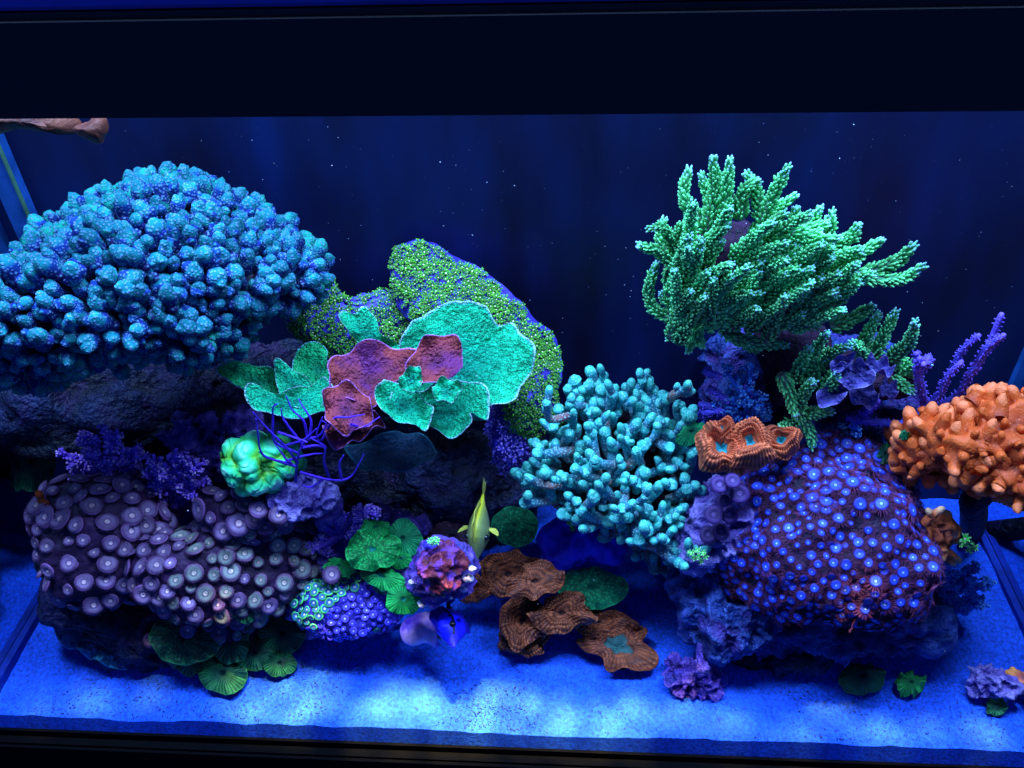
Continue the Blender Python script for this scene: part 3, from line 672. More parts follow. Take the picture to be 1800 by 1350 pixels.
for k, b_ in enumerate([[(1240, 1140), (1270, 1020), (1330, 910)], [(1290, 1150), (1360, 1020), (1420, 900)], [(1390, 1150), (1490, 1060), (1525, 950)], [(1260, 1150), (1230, 1090), (1190, 1060)],
                        [(920, 1200), (990, 1110), (1060, 1010)], [(890, 1260), (930, 1160), (970, 1080)], [(1000, 1200), (1070, 1120), (1165, 1080)], [(960, 1260), (1010, 1180), (1060, 1140)],
                        [(1420, 1220), (1500, 1180), (1585, 1165)], [(1390, 1220), (1450, 1270), (1500, 1310)], [(1420, 1150), (1480, 1190), (1530, 1250)], [(1020, 1300), (1090, 1240), (1130, 1180)]]):
    staghorn(root, zz(b_), .185, .17 + rng.uniform(-.012, .012), seed=300 + k, r0=9, sc=.95)
root = thing('staghorn_coral', 'thin green staghorn strand hanging over the top of the blue polyp ball', 'coral', at(1400, 780, .16))
for k, b_ in enumerate([[(520, 20), (560, 120), (580, 200), (600, 240)], [(600, 190), (640, 270), (670, 330), (685, 405)], [(620, 250), (700, 230), (780, 215)], [(600, 200), (640, 120), (690, 60)],
                        [(740, 140), (780, 90), (810, 30)], [(590, 280), (550, 300), (510, 310)]]):
    staghorn(root, zz(b_, 1200, 650), .165, .15, seed=330 + k, r0=9, sc=.95)

# ------------------------------------------------------------------ cyan finger coral (centre)
CYAN = cmat('cyan_coral', [(0, A(84, 66, 90, .8)), (.5, A(112, 106, 124, .8)), (.74, A(56, 106, 154, .8)), (.9, A(30, 124, 175, .85)), (1, A(54, 176, 192, .85))], noise=(80, .3), bump=(350, .5, .0012), dots=(420, .5, A(100, 215, 225), .55), rand=.15)
root = thing('finger_coral', 'cyan finger coral bush with rounded knobby tips in the middle of the reef', 'coral', at(1085, 940, .16))
OUT = [(985, 700), (1010, 662), (1060, 652), (1110, 656), (1160, 672), (1195, 700), (1215, 760), (1225, 850), (1225, 930), (1200, 960), (1150, 965), (1090, 950), (1030, 925), (970, 890), (930, 850), (935, 790), (950, 740)]
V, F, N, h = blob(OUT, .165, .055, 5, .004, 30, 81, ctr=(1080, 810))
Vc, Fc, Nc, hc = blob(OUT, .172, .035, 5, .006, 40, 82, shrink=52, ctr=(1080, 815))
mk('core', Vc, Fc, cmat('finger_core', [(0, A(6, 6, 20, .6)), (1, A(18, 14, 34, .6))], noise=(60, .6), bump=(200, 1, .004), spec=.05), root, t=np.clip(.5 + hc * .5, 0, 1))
fc = facing(V, N)
def finger(base, tip, seed, w=7.0):
    r = np.random.default_rng(seed); b = MB(); s = px(tip) * w / 7; d = tip - base; l = np.linalg.norm(d)
    side = unit(np.cross(d, r.normal(0, 1, 3))) * l * r.uniform(.08, .30)
    mid = base + d * .5 + side - UP * l * r.uniform(.02, .2)
    P = spline([base, mid, tip - d * .05 - UP * .002, tip], 12); k = r.uniform(.85, 1.2)
    b.add(*tube(P, np.interp(np.linspace(0, 1, 12), [0, .35, .7, .9, 1], [10, 9, 9, 11, 9.5]) * s * k, 10, 0, .97))
    for q in range(r.integers(1, 4)):
        f = r.uniform(.4, .95); c = P[int(f * 11)]; dd = unit(unit(d) * .5 + unit(r.normal(0, 1, 3)) * 1.1 + UP * .5); ll = r.uniform(10, 30) * s
        b.add(*tube(spline([c, c + dd * ll * .55, c + dd * ll + UP * ll * .3], 7), np.array([8, 8, 8.2, 8.6, 9.4, 10, 8.6]) * s * k * r.uniform(.8, 1), 9, min(.6, f * .8), 1.0))
    V = np.concatenate(b.V); V = V + vnoise(V * 130, seed)[:, None] * unit(r.normal(0, 1, 3)) * .0016
    return mk('branch', V, b.F, CYAN, root, t=np.clip(np.concatenate(b.T), 0, 1))
ids = scatter(V, N, .0121, 300, 9, (fc > -.25) & (pxof(V)[:, 1] < 985)); ctr = at(1085, 860, .19)
for k, i in enumerate(ids):
    tip = V[i] + UP * rng.uniform(-.006, .006) + N[i] * rng.uniform(-.026, .006) + rng.normal(0, .004, 3); base = ctr + (tip - ctr) * rng.uniform(.35, .6) + rng.normal(0, .010, 3)
    finger(base, tip, k, 6.7)
for k, (a, b_) in enumerate([((1120, 930), (1125, 975)), ((1130, 950), (1150, 1000)), ((1150, 960), (1182, 985)), ((1155, 960), (1178, 1012)), ((1000, 900), (945, 870)), ((990, 870), (922, 845)),
                             ((1180, 700), (1208, 680)), ((1050, 830), (920, 850)), ((1110, 930), (1060, 945)), ((1000, 730), (960, 708))]):
    finger(at(*a, .16), at(*b_, .145), 500 + k, 6)

# ------------------------------------------------------------------ sea whips (gorgonians)
WHIP = cmat('purple_whip', [(0, A(44, 20, 170)), (1, A(60, 40, 225))], noise=(200, .4), bump=(900, .8, .0008))
WHIP2 = cmat('blue_purple_whip', [(0, A(40, 40, 150)), (.6, A(50, 60, 200)), (1, A(80, 70, 245))], noise=(150, .4), bump=(700, 1, .0015))
def whip(root, pts, Y0, Y1, r0, r1, mat, fuzz=0, seed=0):
    m = len(pts); P = spline(np.array([at(x, y, Y0 + (Y1 - Y0) * k / (m - 1)) for k, (x, y) in enumerate(pts)]), 8 * m); s = px(P[0]); b = MB()
    V, F, t = tube(P, np.linspace(r0, r1, len(P)) * s, 8); b.add(V + (vnoise(V * 300, seed) * .12 * r0 * s)[:, None], F, t)
    if fuzz:
        r = np.random.default_rng(seed); T = np.gradient(P, axis=0)
        for i in np.arange(2, len(P) - 1, .3):
            j = int(i); c = P[j] + (P[j + 1] - P[j]) * (i - j); rr = np.interp(j, [0, len(P)], [r0, r1]) * s
            d = unit(np.cross(T[j], r.normal(0, 1, 3))); V, F, t = tube(np.array([c + d * rr * .6, c + d * (rr + fuzz * s)]), [1.6 * s, .8 * s], 4, .7, 1); b.add(V, F, t)
    return b.build('branch', mat, root)
def z2(l): return [(400 + a / 3, 400 + b / 3) for a, b in l]
root = thing('sea_whip', 'thin purple sea whip with tangled wiry branches in front of the yellow green brain coral', 'coral', at(520, 860, .09))
for k, l in enumerate([[(360, 1340), (365, 1250), (380, 1180), (420, 1100)], [(365, 1260), (260, 1230), (180, 1190), (160, 1090), (150, 1010)], [(375, 1190), (250, 1130), (240, 1020), (240, 950), (262, 930)],
                       [(420, 1100), (400, 1020), (340, 960), (310, 890)], [(430, 1120), (440, 1020), (400, 950), (375, 905)], [(400, 1150), (330, 1060), (290, 1000), (285, 955)],
                       [(420, 1110), (480, 1100), (520, 1040), (500, 1020)], [(400, 1160), (470, 1150), (520, 1160), (470, 1100), (500, 1000)], [(370, 1240), (310, 1160), (200, 1050), (135, 975)],
                       [(500, 1120), (560, 1010), (640, 1000), (720, 985)], [(380, 1290), (540, 1330), (640, 1320), (690, 1250), (718, 1195)], [(540, 1330), (510, 1240), (510, 1160), (440, 1110)],
                       [(600, 1325), (590, 1250), (612, 1200)], [(340, 1250), (300, 1210), (250, 1140)], [(300, 1150), (400, 1120), (470, 1060)], [(310, 1230), (420, 1200), (500, 1190)],
                       [(500, 1330), (440, 1370), (400, 1360)], [(270, 1080), (330, 1100), (420, 1130)], [(170, 1180), (210, 1215), (330, 1240)], [(650, 1040), (720, 1050), (800, 1000)]]):
    whip(root, z2(l), .092 + rng.uniform(-.004, .012), .085 + rng.uniform(-.012, .018), 2.7, 1.0, WHIP, seed=k)
root = thing('sea_whip', 'thick blue purple sea whip with fuzzy forked arms left of the orange coral', 'coral', at(1620, 750, .17))
def z3(l): return [(1200 + a / 3, 650 + b / 3) for a, b in l]
for k, l in enumerate([[(860, 250), (980, 270), (1120, 285), (1240, 260), (1310, 200)], [(940, 255), (980, 210), (1035, 165)], [(1270, 230), (1350, 130), (1400, 30), (1470, -40)], [(1310, 205), (1430, 150), (1500, 60), (1530, 0), (1580, -60), (1680, -290)],
                       [(1530, 10), (1600, -110), (1690, -180)], [(1420, -10), (1480, -110), (1560, -180)], [(1280, 220), (1260, 100), (1240, 0), (1250, -60)], [(1250, 10), (1240, -50), (1230, -85)], [(1260, 10), (1300, -60), (1270, -30)], [(1100, 285), (1160, 310), (1230, 300), (1300, 240)]]):
    whip(root, z3(l), .17, .155 + rng.uniform(-.012, .012), 7.5 if k != 5 else 5, 4.5, WHIP2, fuzz=3.0, seed=40 + k)
root = thing('sea_whip', 'short purple blue sea whip stubs behind the orange ruffled mushrooms', 'coral', at(1240, 745, .2))
for k, l in enumerate([[(70, 275), (110, 230), (220, 220)], [(85, 185), (150, 200), (230, 225)], [(130, 95), (190, 130), (240, 170)], [(110, 0), (160, 25), (200, 40)], [(130, 280), (220, 240), (320, 240)], [(420, 200), (380, 160), (330, 90)]]):
    whip(root, z3(l), .19, .18, 7, 4.5, WHIP2, fuzz=2.5, seed=60 + k)

# ------------------------------------------------------------------ brain coral
BRAIN = cmat('lime_brain', [(0, A(20, 100, 44, .9)), (.25, A(76, 170, 60, .95)), (.5, A(44, 185, 120, 1)), (.85, A(44, 205, 170, 1)), (1, A(100, 220, 205, 1))], noise=(90, .25), bump=(350, .4, .001), rough=.5, spec=.35)
V, F, N, h = blob([(392, 810), (400, 790), (425, 770), (460, 768), (500, 775), (525, 800), (528, 820), (500, 835), (490, 850), (475, 862), (450, 866), (425, 855), (408, 838)], .118, .024, 7, .002, 40, 91, oct=2)
wv = V + .006 * np.stack([vnoise(V * 60, k) for k in (1, 2, 3)], 1)
wl = worley(wv * [62, 62, 62], 20); m_ = np.abs(vnoise(wv * 150, 7)); rd = np.clip(wl * 1.6 - .35, 0, 1) ** 1.4
V2 = V + N * ((1 - rd) * .0095 - .0011 * np.clip(1 - m_ * 5, 0, 1) + .0004 * vnoise(V * 500, 5) - .003)[:, None]
o = mk('brain_coral', V2, F, BRAIN, t=np.clip(1.0 - rd * 1.15 - .25 * np.clip(1 - m_ * 5, 0, 1) + .12 * vnoise(V * 200, 8), 0, 1)); tag(o, 'yellow green folded brain coral behind the wiry purple sea whip', 'coral')

# ------------------------------------------------------------------ button polyp colonies
def polyp_shape(r, fr=26, fl=.30, fw=.05, cup=.10, stalk=.9, lift=.10, center=.16, seg=22, bulge=.16):
    """one button polyp: stalk, disc with a raised ring and mouth, fringe of tentacles"""
    b = MB(); prof = [(.38, -stalk, 0.), (.50, -stalk * .45, .05), (.78, -.16, .12), (1.0, -.02, .22), (.96, .08, .30), (.78, bulge, .45), (.55, bulge * 1.1, .58), (.34, cup, .70), (.22, cup + .05, .86), (.13, cup + .07, .98), (.05, cup - .02, .9)]
    a = np.arange(seg) * 2 * PI / seg; V = []; t = []
    for rr, z, tt in prof:
        w = 1 + .05 * np.sin(3 * a + r.uniform(0, 6)) * (rr > .5)
        V += [[rr * w[i] * math.cos(a[i]), rr * w[i] * math.sin(a[i]), z + .02 * math.sin(2 * a[i])] for i in range(seg)]; t += [tt] * seg
    F = [[i * seg + j, i * seg + (j + 1) % seg, (i + 1) * seg + (j + 1) % seg, (i + 1) * seg + j] for i in range(len(prof) - 1) for j in range(seg)]
    F.append([(len(prof) - 1) * seg + j for j in range(seg)]); b.add(V, F, t)
    for k in range(fr):
        q = k * 2 * PI / fr + r.normal(0, .05); u_ = np.array([math.cos(q), math.sin(q), 0]); v_ = np.array([-math.sin(q), math.cos(q), 0]); l = fl * r.uniform(.7, 1.2); z = lift * r.uniform(-.6, 1.3)
        p0 = u_ * .92; p1 = u_ * (.98 + l * .6) + [0, 0, z]; p2 = u_ * (1 + l) + v_ * r.normal(0, .06) + [0, 0, z * 1.2]
        V = [p0 + v_ * fw, p0 - v_ * fw, p0 + [0, 0, fw * 1.6], p1 + v_ * fw * .8, p1 - v_ * fw * .8, p1 + [0, 0, fw * 1.3], p2]
        b.add(V, [[0, 3, 5, 2], [2, 5, 4, 1], [1, 4, 3, 0], [3, 6, 5], [5, 6, 4], [4, 6, 3]], [.02, .02, .1, .05, .05, .16, .2])
    return np.concatenate(b.V), b.F, np.concatenate(b.T)
def zoas(root, V, N, ids, shapes, meshes, size, upw=.35, jit=.28, limit=300, scl=(.62, 1.22), sink=.3, mat=None, sizefn=None):
    rest = MB()
    for q, i in enumerate(ids):
        d = unit(N[i] + upw * UP + rng.normal(0, jit, 3)); s = rng.uniform(*scl) * (sizefn(V[i]) if sizefn else 1); j = int(rng.integers(len(meshes)))
        P = V[i] + d * size * s * sink
        if q < limit: place('polyp', meshes[j], root, P, d, (s, s, s * rng.uniform(.8, 1.2)), rng.uniform(0, 6.3))
        else: rest.add(xform(shapes[j][0], P, d, size * s, rng.uniform(0, 6)), shapes[j][1], shapes[j][2])
    if rest.n: rest.build('polyps', mat, root)['kind'] = 'stuff'
r_ = np.random.default_rng(5)
# purple brown colony, lower left
ZB = cmat('brown_polyp', [(0, A(20, 10, 44)), (.2, A(40, 24, 72)), (.30, A(88, 66, 140)), (.40, A(52, 40, 92)), (.54, A(76, 66, 124)), (.66, A(86, 80, 140)), (.74, A(48, 40, 92)), (.88, A(130, 112, 165)), (1, A(180, 165, 205))], noise=(300, .35), bump=(600, .5, .0006), rand=.35, rough=.5)
ZBG = cmat('pale_green_polyp', [(0, A(20, 10, 44)), (.2, A(44, 26, 78)), (.30, A(84, 66, 118)), (.40, A(58, 50, 92)), (.54, A(76, 92, 116)), (.66, A(86, 106, 124)), (.74, A(50, 52, 90)), (.88, A(112, 118, 140)), (1, A(150, 150, 170))], noise=(300, .35), bump=(600, .5, .0006), rand=.3, rough=.5)
shp = [polyp_shape(r_, fr=32, fl=.30, fw=.035, cup=.02, bulge=.20, lift=-.06) for k in range(5)]; S_Z = .0083
zm1 = [bare('polyp', a * S_Z, f, ZB, t) for a, f, t in shp]; zm2 = [bare('polyp', a * S_Z, f, ZBG, t) for a, f, t in shp]
FLESH = cmat('purple_flesh', [(0, A(14, 8, 34)), (1, A(40, 24, 74))], noise=(90, .5), bump=(300, .6, .002))
root = thing('button_polyp_colony', 'wide rock overgrown with purple brown disc polyps at lower left', 'polyp colony', at(330, 1100, .11))
for out, Y, dp, seed in (([(80, 880), (105, 850), (170, 838), (240, 850), (285, 890), (300, 940), (285, 1000), (250, 1050), (190, 1060), (130, 1050), (90, 1000), (75, 940)], .105, .045, 1),
                         ([(260, 950), (330, 935), (400, 890), (450, 880), (510, 910), (555, 960), (560, 1010), (510, 1050), (450, 1075), (380, 1085), (310, 1070), (260, 1030)], .095, .042, 2),
                         ([(370, 880), (400, 855), (440, 850), (480, 880), (510, 910), (480, 940), (420, 940), (380, 920)], .112, .022, 3),
                         ([(320, 1050), (400, 1040), (430, 1080), (420, 1120), (370, 1130), (330, 1100)], .085, .016, 4)):
    V, F, N, h = blob(out, Y, dp, 6, .006, 30, 100 + seed); mk('flesh', V, F, FLESH, root, t=np.clip(.5 + .5 * h, 0, 1))
    fc = facing(V, N); pp = pxof(V)
    big = (lambda P: .0122) if seed != 1 else (lambda P: .0130 if pxof(P[None])[0, 1] < 960 else .0152)
    ids = scatter(V, N, big, 120, seed, fc > -.1)
    green = [i for i in ids if pp[i, 0] > 300 and pp[i, 1] > 930 and rng.random() < .75]; gs = set(green)
    sf = lambda P: 1.12 if pxof(P[None])[0, 1] < 930 else .95
    zoas(root, V, N, [i for i in ids if i not in gs], shp, zm1, S_Z, upw=.5, sizefn=sf, mat=ZB)
    zoas(root, V, N, green, shp, zm2, S_Z, upw=.5, sizefn=sf, mat=ZBG)
for x, y, Y in ((583, 1010, .085), (490, 905, .085), (455, 895, .09), (142, 1052, .075), (137, 1088, .07), (392, 1090, .06), (335, 1098, .062), (370, 1098, .06), (418, 1095, .06), (385, 1112, .055), (265, 1125, .055), (355, 1147, .05), (330, 1108, .055)):
    P = at(x, y, Y); place('polyp', zm1[int(rng.integers(5))], root, P, unit(tocam(P) + .5 * UP + rng.normal(0, .25, 3)), 1.0 if y < 1060 else .85, 0)
# blue centred ball, lower right
ZR = cmat('rust_fringe_polyp', [(0, A(50, 26, 84)), (.14, A(80, 40, 96)), (.2, A(112, 60, 104)), (.24, A(26, 20, 84)), (.38, A(30, 30, 130)), (.5, A(26, 44, 185)), (.62, A(34, 66, 225)), (.8, A(20, 30, 140)), (.9, A(60, 110, 235)), (1, A(130, 170, 255))], noise=(300, .3), bump=None, rand=.3, rough=.5)
shr = [polyp_shape(r_, fr=34, fl=1.15, fw=.042, cup=.10, bulge=.2, lift=.22, seg=18) for k in range(5)]; S_R = .0051
zr = [bare('polyp', a * S_R, f, ZR, t) for a, f, t in shr]
FLR = cmat('rust_flesh', [(0, A(10, 6, 34)), (1, A(24, 14, 56))], noise=(140, .5), bump=(400, .9, .002))
root = thing('button_polyp_colony', 'great round ball of blue eyed polyps with rust fringes at lower right', 'polyp colony', at(1440, 1090, .11))
V, F, N, h = blob([(1255, 950), (1290, 880), (1330, 815), (1390, 785), (1455, 780), (1530, 800), (1582, 848), (1605, 905), (1620, 960), (1620, 1015), (1592, 1060), (1550, 1088), (1490, 1096), (1420, 1085), (1330, 1050), (1270, 1000)], .125, .085, 6, .009, 30, 111)
mk('flesh', V, F, FLR, root, t=np.clip(.5 + .5 * h, 0, 1)); fc = facing(V, N)
ids = scatter(V, N, lambda P: .0072 if pxof(P[None])[0, 1] < 1000 else .0078, 800, 3, fc > -.12)
ids.sort(key=lambda i: -fc[i])
zoas(root, V, N, ids, shr, zr, S_R, upw=.2, jit=.2, sink=.6, scl=(.50, 1.12), sizefn=lambda P: 1.1 if pxof(P[None])[0, 1] < 900 else .92, mat=ZR)
# small green ringed and violet colony in the middle
ZG = cmat('green_ring_polyp', [(0, A(20, 60, 90)), (.2, A(30, 120, 90)), (.36, A(70, 190, 110)), (.5, A(30, 100, 130)), (.75, A(30, 60, 170)), (.86, A(160, 190, 240)), (1, A(230, 240, 255))], noise=(300, .2), bump=None, rand=.25, rough=.4)
ZV = cmat('violet_ring_polyp', [(0, A(30, 30, 130)), (.22, A(44, 40, 190)), (.36, A(70, 60, 240)), (.5, A(50, 50, 210)), (.75, A(40, 40, 190)), (.9, A(130, 130, 250)), (1, A(210, 215, 255))], noise=(300, .2), bump=None, rand=.3, rough=.4)
shg = [polyp_shape(r_, fr=0, cup=.0, bulge=.2, seg=12) for k in range(3)]; S_G = .0041
zg = [bare('polyp', a * S_G, f, ZG, t) for a, f, t in shg]; zv = [bare('polyp', a * S_G, f, ZV, t) for a, f, t in shg]
root = thing('button_polyp_colony', 'sloping mat of small green ringed and violet polyps below the bright green mushrooms', 'polyp colony', at(620, 1115, .07))
V, F, N, h = blob([(512, 1050), (530, 1030), (580, 1015), (640, 1005), (690, 1030), (700, 1070), (690, 1095), (640, 1108), (590, 1118), (560, 1105), (530, 1090)], .085, .02, 6, .004, 50, 121)
mk('flesh', V, F, CRUST, root, t=np.clip(.3 + .4 * h, 0, 1)); fc = facing(V, N); pp = pxof(V)
ids = scatter(V, N, .0058, 300, 4, fc > .0)
vi = [i for i in ids if (pp[i, 1] - 1045) * .8 + (pp[i, 0] - 615) * .55 > 0 and rng.random() < .93]; vs = set(vi)
zoas(root, V, N, [i for i in ids if i not in vs], shg, zg, S_G, scl=(.75, 1.15)); zoas(root, V, N, vi, shg, zv, S_G, scl=(.6, 1.05))
# lilac polyps dotted on the violet rock: a few singles
root = thing('button_polyp_colony', 'small cluster of dull lilac polyps at the upper left edge of the polyp ball', 'polyp colony', at(1280, 880, .1))
ZL = cmat('lilac_polyp', [(0, A(30, 20, 80, .7)), (.36, A(56, 40, 130, .7)), (.74, A(40, 30, 110, .7)), (1, A(96, 84, 190, .7))], bump=None, rand=.3)
zl = [bare('polyp', a * S_Z, f, ZL, t) for a, f, t in shp]
for x, y in ((1265, 852), (1288, 845), (1272, 880), (1300, 868), (1282, 905), (1255, 905), (1268, 935), (1245, 940)):
    P = at(x, y, .092); place('polyp', zl[int(rng.integers(5))], root, P, unit(tocam(P) + .4 * UP + rng.normal(0, .2, 3)), rng.uniform(.6, .95), 0)

# ------------------------------------------------------------------ mushrooms (single flat polyps)
def shroom_mat(name, dark, mid, light, eye=None):
    return cmat(name, [(0, eye or dark), (.12, eye or dark), (.22, dark), (.6, mid), (1, light)], noise=(140, .45), bump=(420, .6, .0012), rough=.55)
MDK = shroom_mat('dark_green_mushroom', A(6, 34, 44), A(14, 70, 56), A(34, 110, 72))
MGR = shroom_mat('bright_green_mushroom', A(8, 90, 56, .8), A(12, 140, 84, .8), A(40, 195, 110, .8), A(24, 130, 150, .8))
MTL = shroom_mat('teal_warty_mushroom', A(4, 40, 84), A(10, 70, 120), A(40, 120, 165))
MEM = shroom_mat('emerald_mushroom', A(6, 70, 66), A(10, 110, 80), A(30, 150, 110))
MOR = cmat('rust_mushroom', [(0, A(30, 84, 104, .8)), (.10, A(40, 70, 84, .8)), (.2, A(52, 34, 40, .8)), (.5, A(78, 44, 40, .8)), (.8, A(112, 64, 48, .8)), (1, A(150, 90, 64, .8))], noise=(140, .4), bump=(420, .7, .0014), rough=.55)
MOB = cmat('orange_mushroom', [(0, A(20, 130, 175, .8)), (.14, A(50, 120, 150, .8)), (.26, A(100, 58, 60, .8)), (.55, A(136, 76, 66, .8)), (.8, A(172, 98, 76, .8)), (1, A(200, 124, 98, .8))], noise=(140, .35), bump=(420, .7, .0014), rough=.55)
def mushroom(label, cx, cy, rx, ry, mat, Y=None, z=.004, tilt=.25, rot=0, ribs=30, ruffle=.002, nruf=6, warts=0.0, dome=.006, seed=0, wob=.05, group=None, wsc=330, ribamp=.0012, edge=0, bead=0.0, roll=0.0, name='mushroom_coral', cat='mushroom coral', lean=(0, 0, 0)):
    P0 = at(cx, cy, Y) if Y is not None else floor(cx, cy, z)
    n = unit((1 - tilt) * UP + tilt * tocam(P0) + np.array(lean)); R = rx * px(P0); ph = seed * 1.7
    rs = np.random.default_rng(seed)
    def hf(r, a, P):
        wav = np.sin(nruf * a + ph + 1.3 * np.sin(2 * a + ph)) + .5 * np.sin((nruf * 2 + 1) * a + ph * 2)
        rib = np.abs(np.sin(a * ribs / 2 + .5 * vnoise(P * 60, seed))) * ribamp * np.clip(r * 2.2, 0, 1) * (1.05 - .6 * r)
        h = dome * (1 - r ** 2) - .004 * np.exp(-(r / .10) ** 2) + ruffle * wav * r ** 3 + rib
        if warts: h = h + warts * np.clip(.62 - worley(P * wsc, seed), 0, 1) * np.clip(r * 4, .1, 1) * 1.6
        h = h + bead * np.abs(np.sin(a * ribs / 2 + .9 * vnoise(P * 70, seed))) ** .7 * np.abs(np.sin(r * 15 + 3.4 * vnoise(P * 80, seed + 2))) ** .7 * np.clip((r - .2) * 5, 0, 1)
        return h + roll * np.sin(PI * np.clip(r, 0, 1) ** 1.5) * (1 + .55 * np.sin(nruf * a + ph) + .7 * vnoise(P * 55, seed + 3))
    V, F, t = sheet(ell(cx, cy, rx, ry, rot, wob, seed=seed), (cx, cy), P0, n, hf, thick=.0028, nr=30, nt=160, seed=seed)
    nt_ = 160; nr_ = 30; N0 = nr_ * nt_ + 1
    a_ = np.tile(np.arange(nt_) * 2 * PI / nt_, nr_); r_1 = np.repeat(np.linspace(0, 1, nr_ + 1)[1:] ** .85, nt_)
    P_ = V[:nr_ * nt_]; ribm = np.abs(np.sin(a_ * ribs / 2 + .5 * vnoise(P_ * 60, seed)))
    tt = .22 + .55 * ribm * np.clip(r_1 * 1.6, 0, 1) + .22 * vnoise(P_ * 150, seed)
    if warts: tt = .3 + .75 * np.clip(.62 - worley(P_ * wsc, seed), 0, 1) / .6
    if bead: tt = .32 + .62 * np.abs(np.sin(a_ * ribs / 2 + .9 * vnoise(P_ * 70, seed))) ** .7 * np.abs(np.sin(r_1 * 15 + 3.4 * vnoise(P_ * 80, seed + 2))) ** .7 + .15 * vnoise(P_ * 100, seed)
    if edge: edge = edge * (1 + .5 * vnoise(P_ * 90, seed + 7))
    tt = np.where(r_1 < .14, .06, tt) if np.all(edge == 0) else np.where(r_1 < edge, .04, tt)
    tt = np.where(r_1 > .955, np.maximum(tt, .8), tt)
    t[:nr_ * nt_] = np.clip(tt, 0, 1); t[nr_ * nt_] = .05; t[N0:] = .3
    b = MB(); b.add(V, F, t)
    foot = P0 - n * .014; b.add(*tube(np.array([foot - n * .004, P0 - n * .001]), [R * .45, R * .28], 14, .3, .3, tip=False))
    o = b.build(name, mat); return tag(o, label, cat, group)
# dark green ones, lower left
g = 'dark green mushrooms at lower left'
mushroom('ribbed dark green mushroom lying lowest on the sand at lower left', 392, 1186, 44, 34, MDK, z=.008, tilt=.5, ribs=34, seed=1, group=g)
mushroom('small round dark green mushroom at the right end of the lower left patch', 492, 1168, 30, 22, MDK, z=.008, tilt=.45, ribs=28, seed=2, group=g)
mushroom('dark green mushroom tucked behind the small round one, lower left patch', 448, 1150, 36, 30, MDK, z=.012, tilt=.5, ribs=30, seed=3, group=g)
mushroom('large dim ribbed mushroom upright at the right of the lower left patch', 496, 1112, 42, 40, MDK, Y=.085, tilt=.75, ribs=36, seed=4, group=g)
mushroom('broad leaf green mushroom with fine ribs in the middle of the lower left patch', 325, 1122, 62, 46, MDK, Y=.058, tilt=.6, ribs=44, seed=5, ruffle=.003, group=g, warts=.0012, wsc=420)
mushroom('folded dark green mushroom left of the broad leaf green one', 245, 1115, 46, 40, MDK, Y=.075, tilt=.6, ribs=30, seed=6, ruffle=.006, nruf=3, group=g)
mushroom('narrow dark green mushroom hanging under the purple brown polyps', 405, 1128, 34, 42, MDK, Y=.066, tilt=.8, ribs=26, seed=7, ruffle=.004, group=g)
mushroom('low dark green mushroom between the broad leaf one and the sand', 340, 1160, 46, 26, MDK, z=.012, tilt=.5, ribs=34, seed=8, ruffle=.004, group=g)
mushroom('green mushroom showing between the polyps above the lower left patch', 430, 1068, 26, 28, MDK, Y=.062, tilt=.8, ribs=22, seed=9, group=g)
g = 'teal warty mushrooms at lower left'
mushroom('teal warty mushroom standing leftmost on the lower left sand', 132, 1112, 36, 28, MTL, z=.02, tilt=.55, ribs=20, seed=10, warts=.003, wsc=230, ruffle=.006, nruf=3, group=g)
mushroom('teal warty mushroom with raised rim beside the polyp rock foot', 178, 1092, 34, 20, MTL, Y=.085, tilt=.5, ribs=20, seed=11, warts=.003, wsc=230, ruffle=.006, nruf=4, group=g)
mushroom('long teal warty mushroom lying nearest the front of its group', 196, 1142, 62, 30, MTL, z=.018, tilt=.5, rot=14, ribs=20, seed=12, warts=.003, wsc=230, ruffle=.006, nruf=4, group=g)
mushroom('large dim round mushroom standing on edge at the far left', 58, 810, 40, 54, MDK, Y=.20, tilt=.95, ribs=40, seed=13, group=None)
# bright green ones in the middle
g = 'bright green mushrooms on the purple rock'
mushroom('largest bright green mushroom on top of the purple rock', 655, 968, 50, 38, MGR, Y=.098, tilt=.62, ribs=40, seed=20, ruffle=.004, warts=.001, wsc=400, group=g)
mushroom('bright green mushroom at the top left behind the largest one', 660, 930, 26, 18, MGR, Y=.115, tilt=.55, ribs=28, seed=21, group=g)
mushroom('darker green ribbed mushroom behind the right side of the largest one', 708, 948, 32, 34, MEM, Y=.118, tilt=.75, ribs=30, seed=22, group=g)
mushroom('small bright green mushroom left below the largest one', 596, 998, 28, 16, MGR, Y=.095, tilt=.5, rot=10, ribs=26, seed=23, group=g)
mushroom('long bright green mushroom below the largest one', 672, 1016, 42, 20, MGR, Y=.085, tilt=.5, rot=18, ribs=30, seed=24, group=g)
mushroom('round bright green mushroom with teal mouth lowest on the purple rock', 709, 1055, 30, 28, MGR, Y=.062, tilt=.75, ribs=30, seed=25, group=g)
mushroom('small green mushroom right of the largest one, beside the frag rock', 705, 985, 20, 16, MGR, Y=.10, tilt=.6, ribs=24, seed=26, group=g)
mushroom('dim emerald mushroom in the shade right of the yellow fish', 905, 925, 42, 36, MEM, Y=.20, tilt=.7, ribs=36, seed=27, warts=.0015)
mushroom('wide emerald mushroom in the gap above the rust mushrooms', 1040, 1035, 62, 38, MEM, Y=.13, tilt=.6, ribs=44, seed=28, warts=.001)
mushroom('emerald mushroom just above the orange ruffled mushrooms', 1215, 762, 32, 20, MEM, Y=.16, tilt=.55, ribs=30, rot=-8, seed=29)
mushroom('tiny bright green mushroom on the blue soft lump', 1007, 917, 12, 8, MGR, Y=.13, tilt=.5, ribs=16, seed=30)
mushroom('dark green oval mushroom alone on the front sand at right', 1515, 1193, 41, 28, MDK, z=.006, tilt=.3, ribs=40, seed=31, dome=.009)
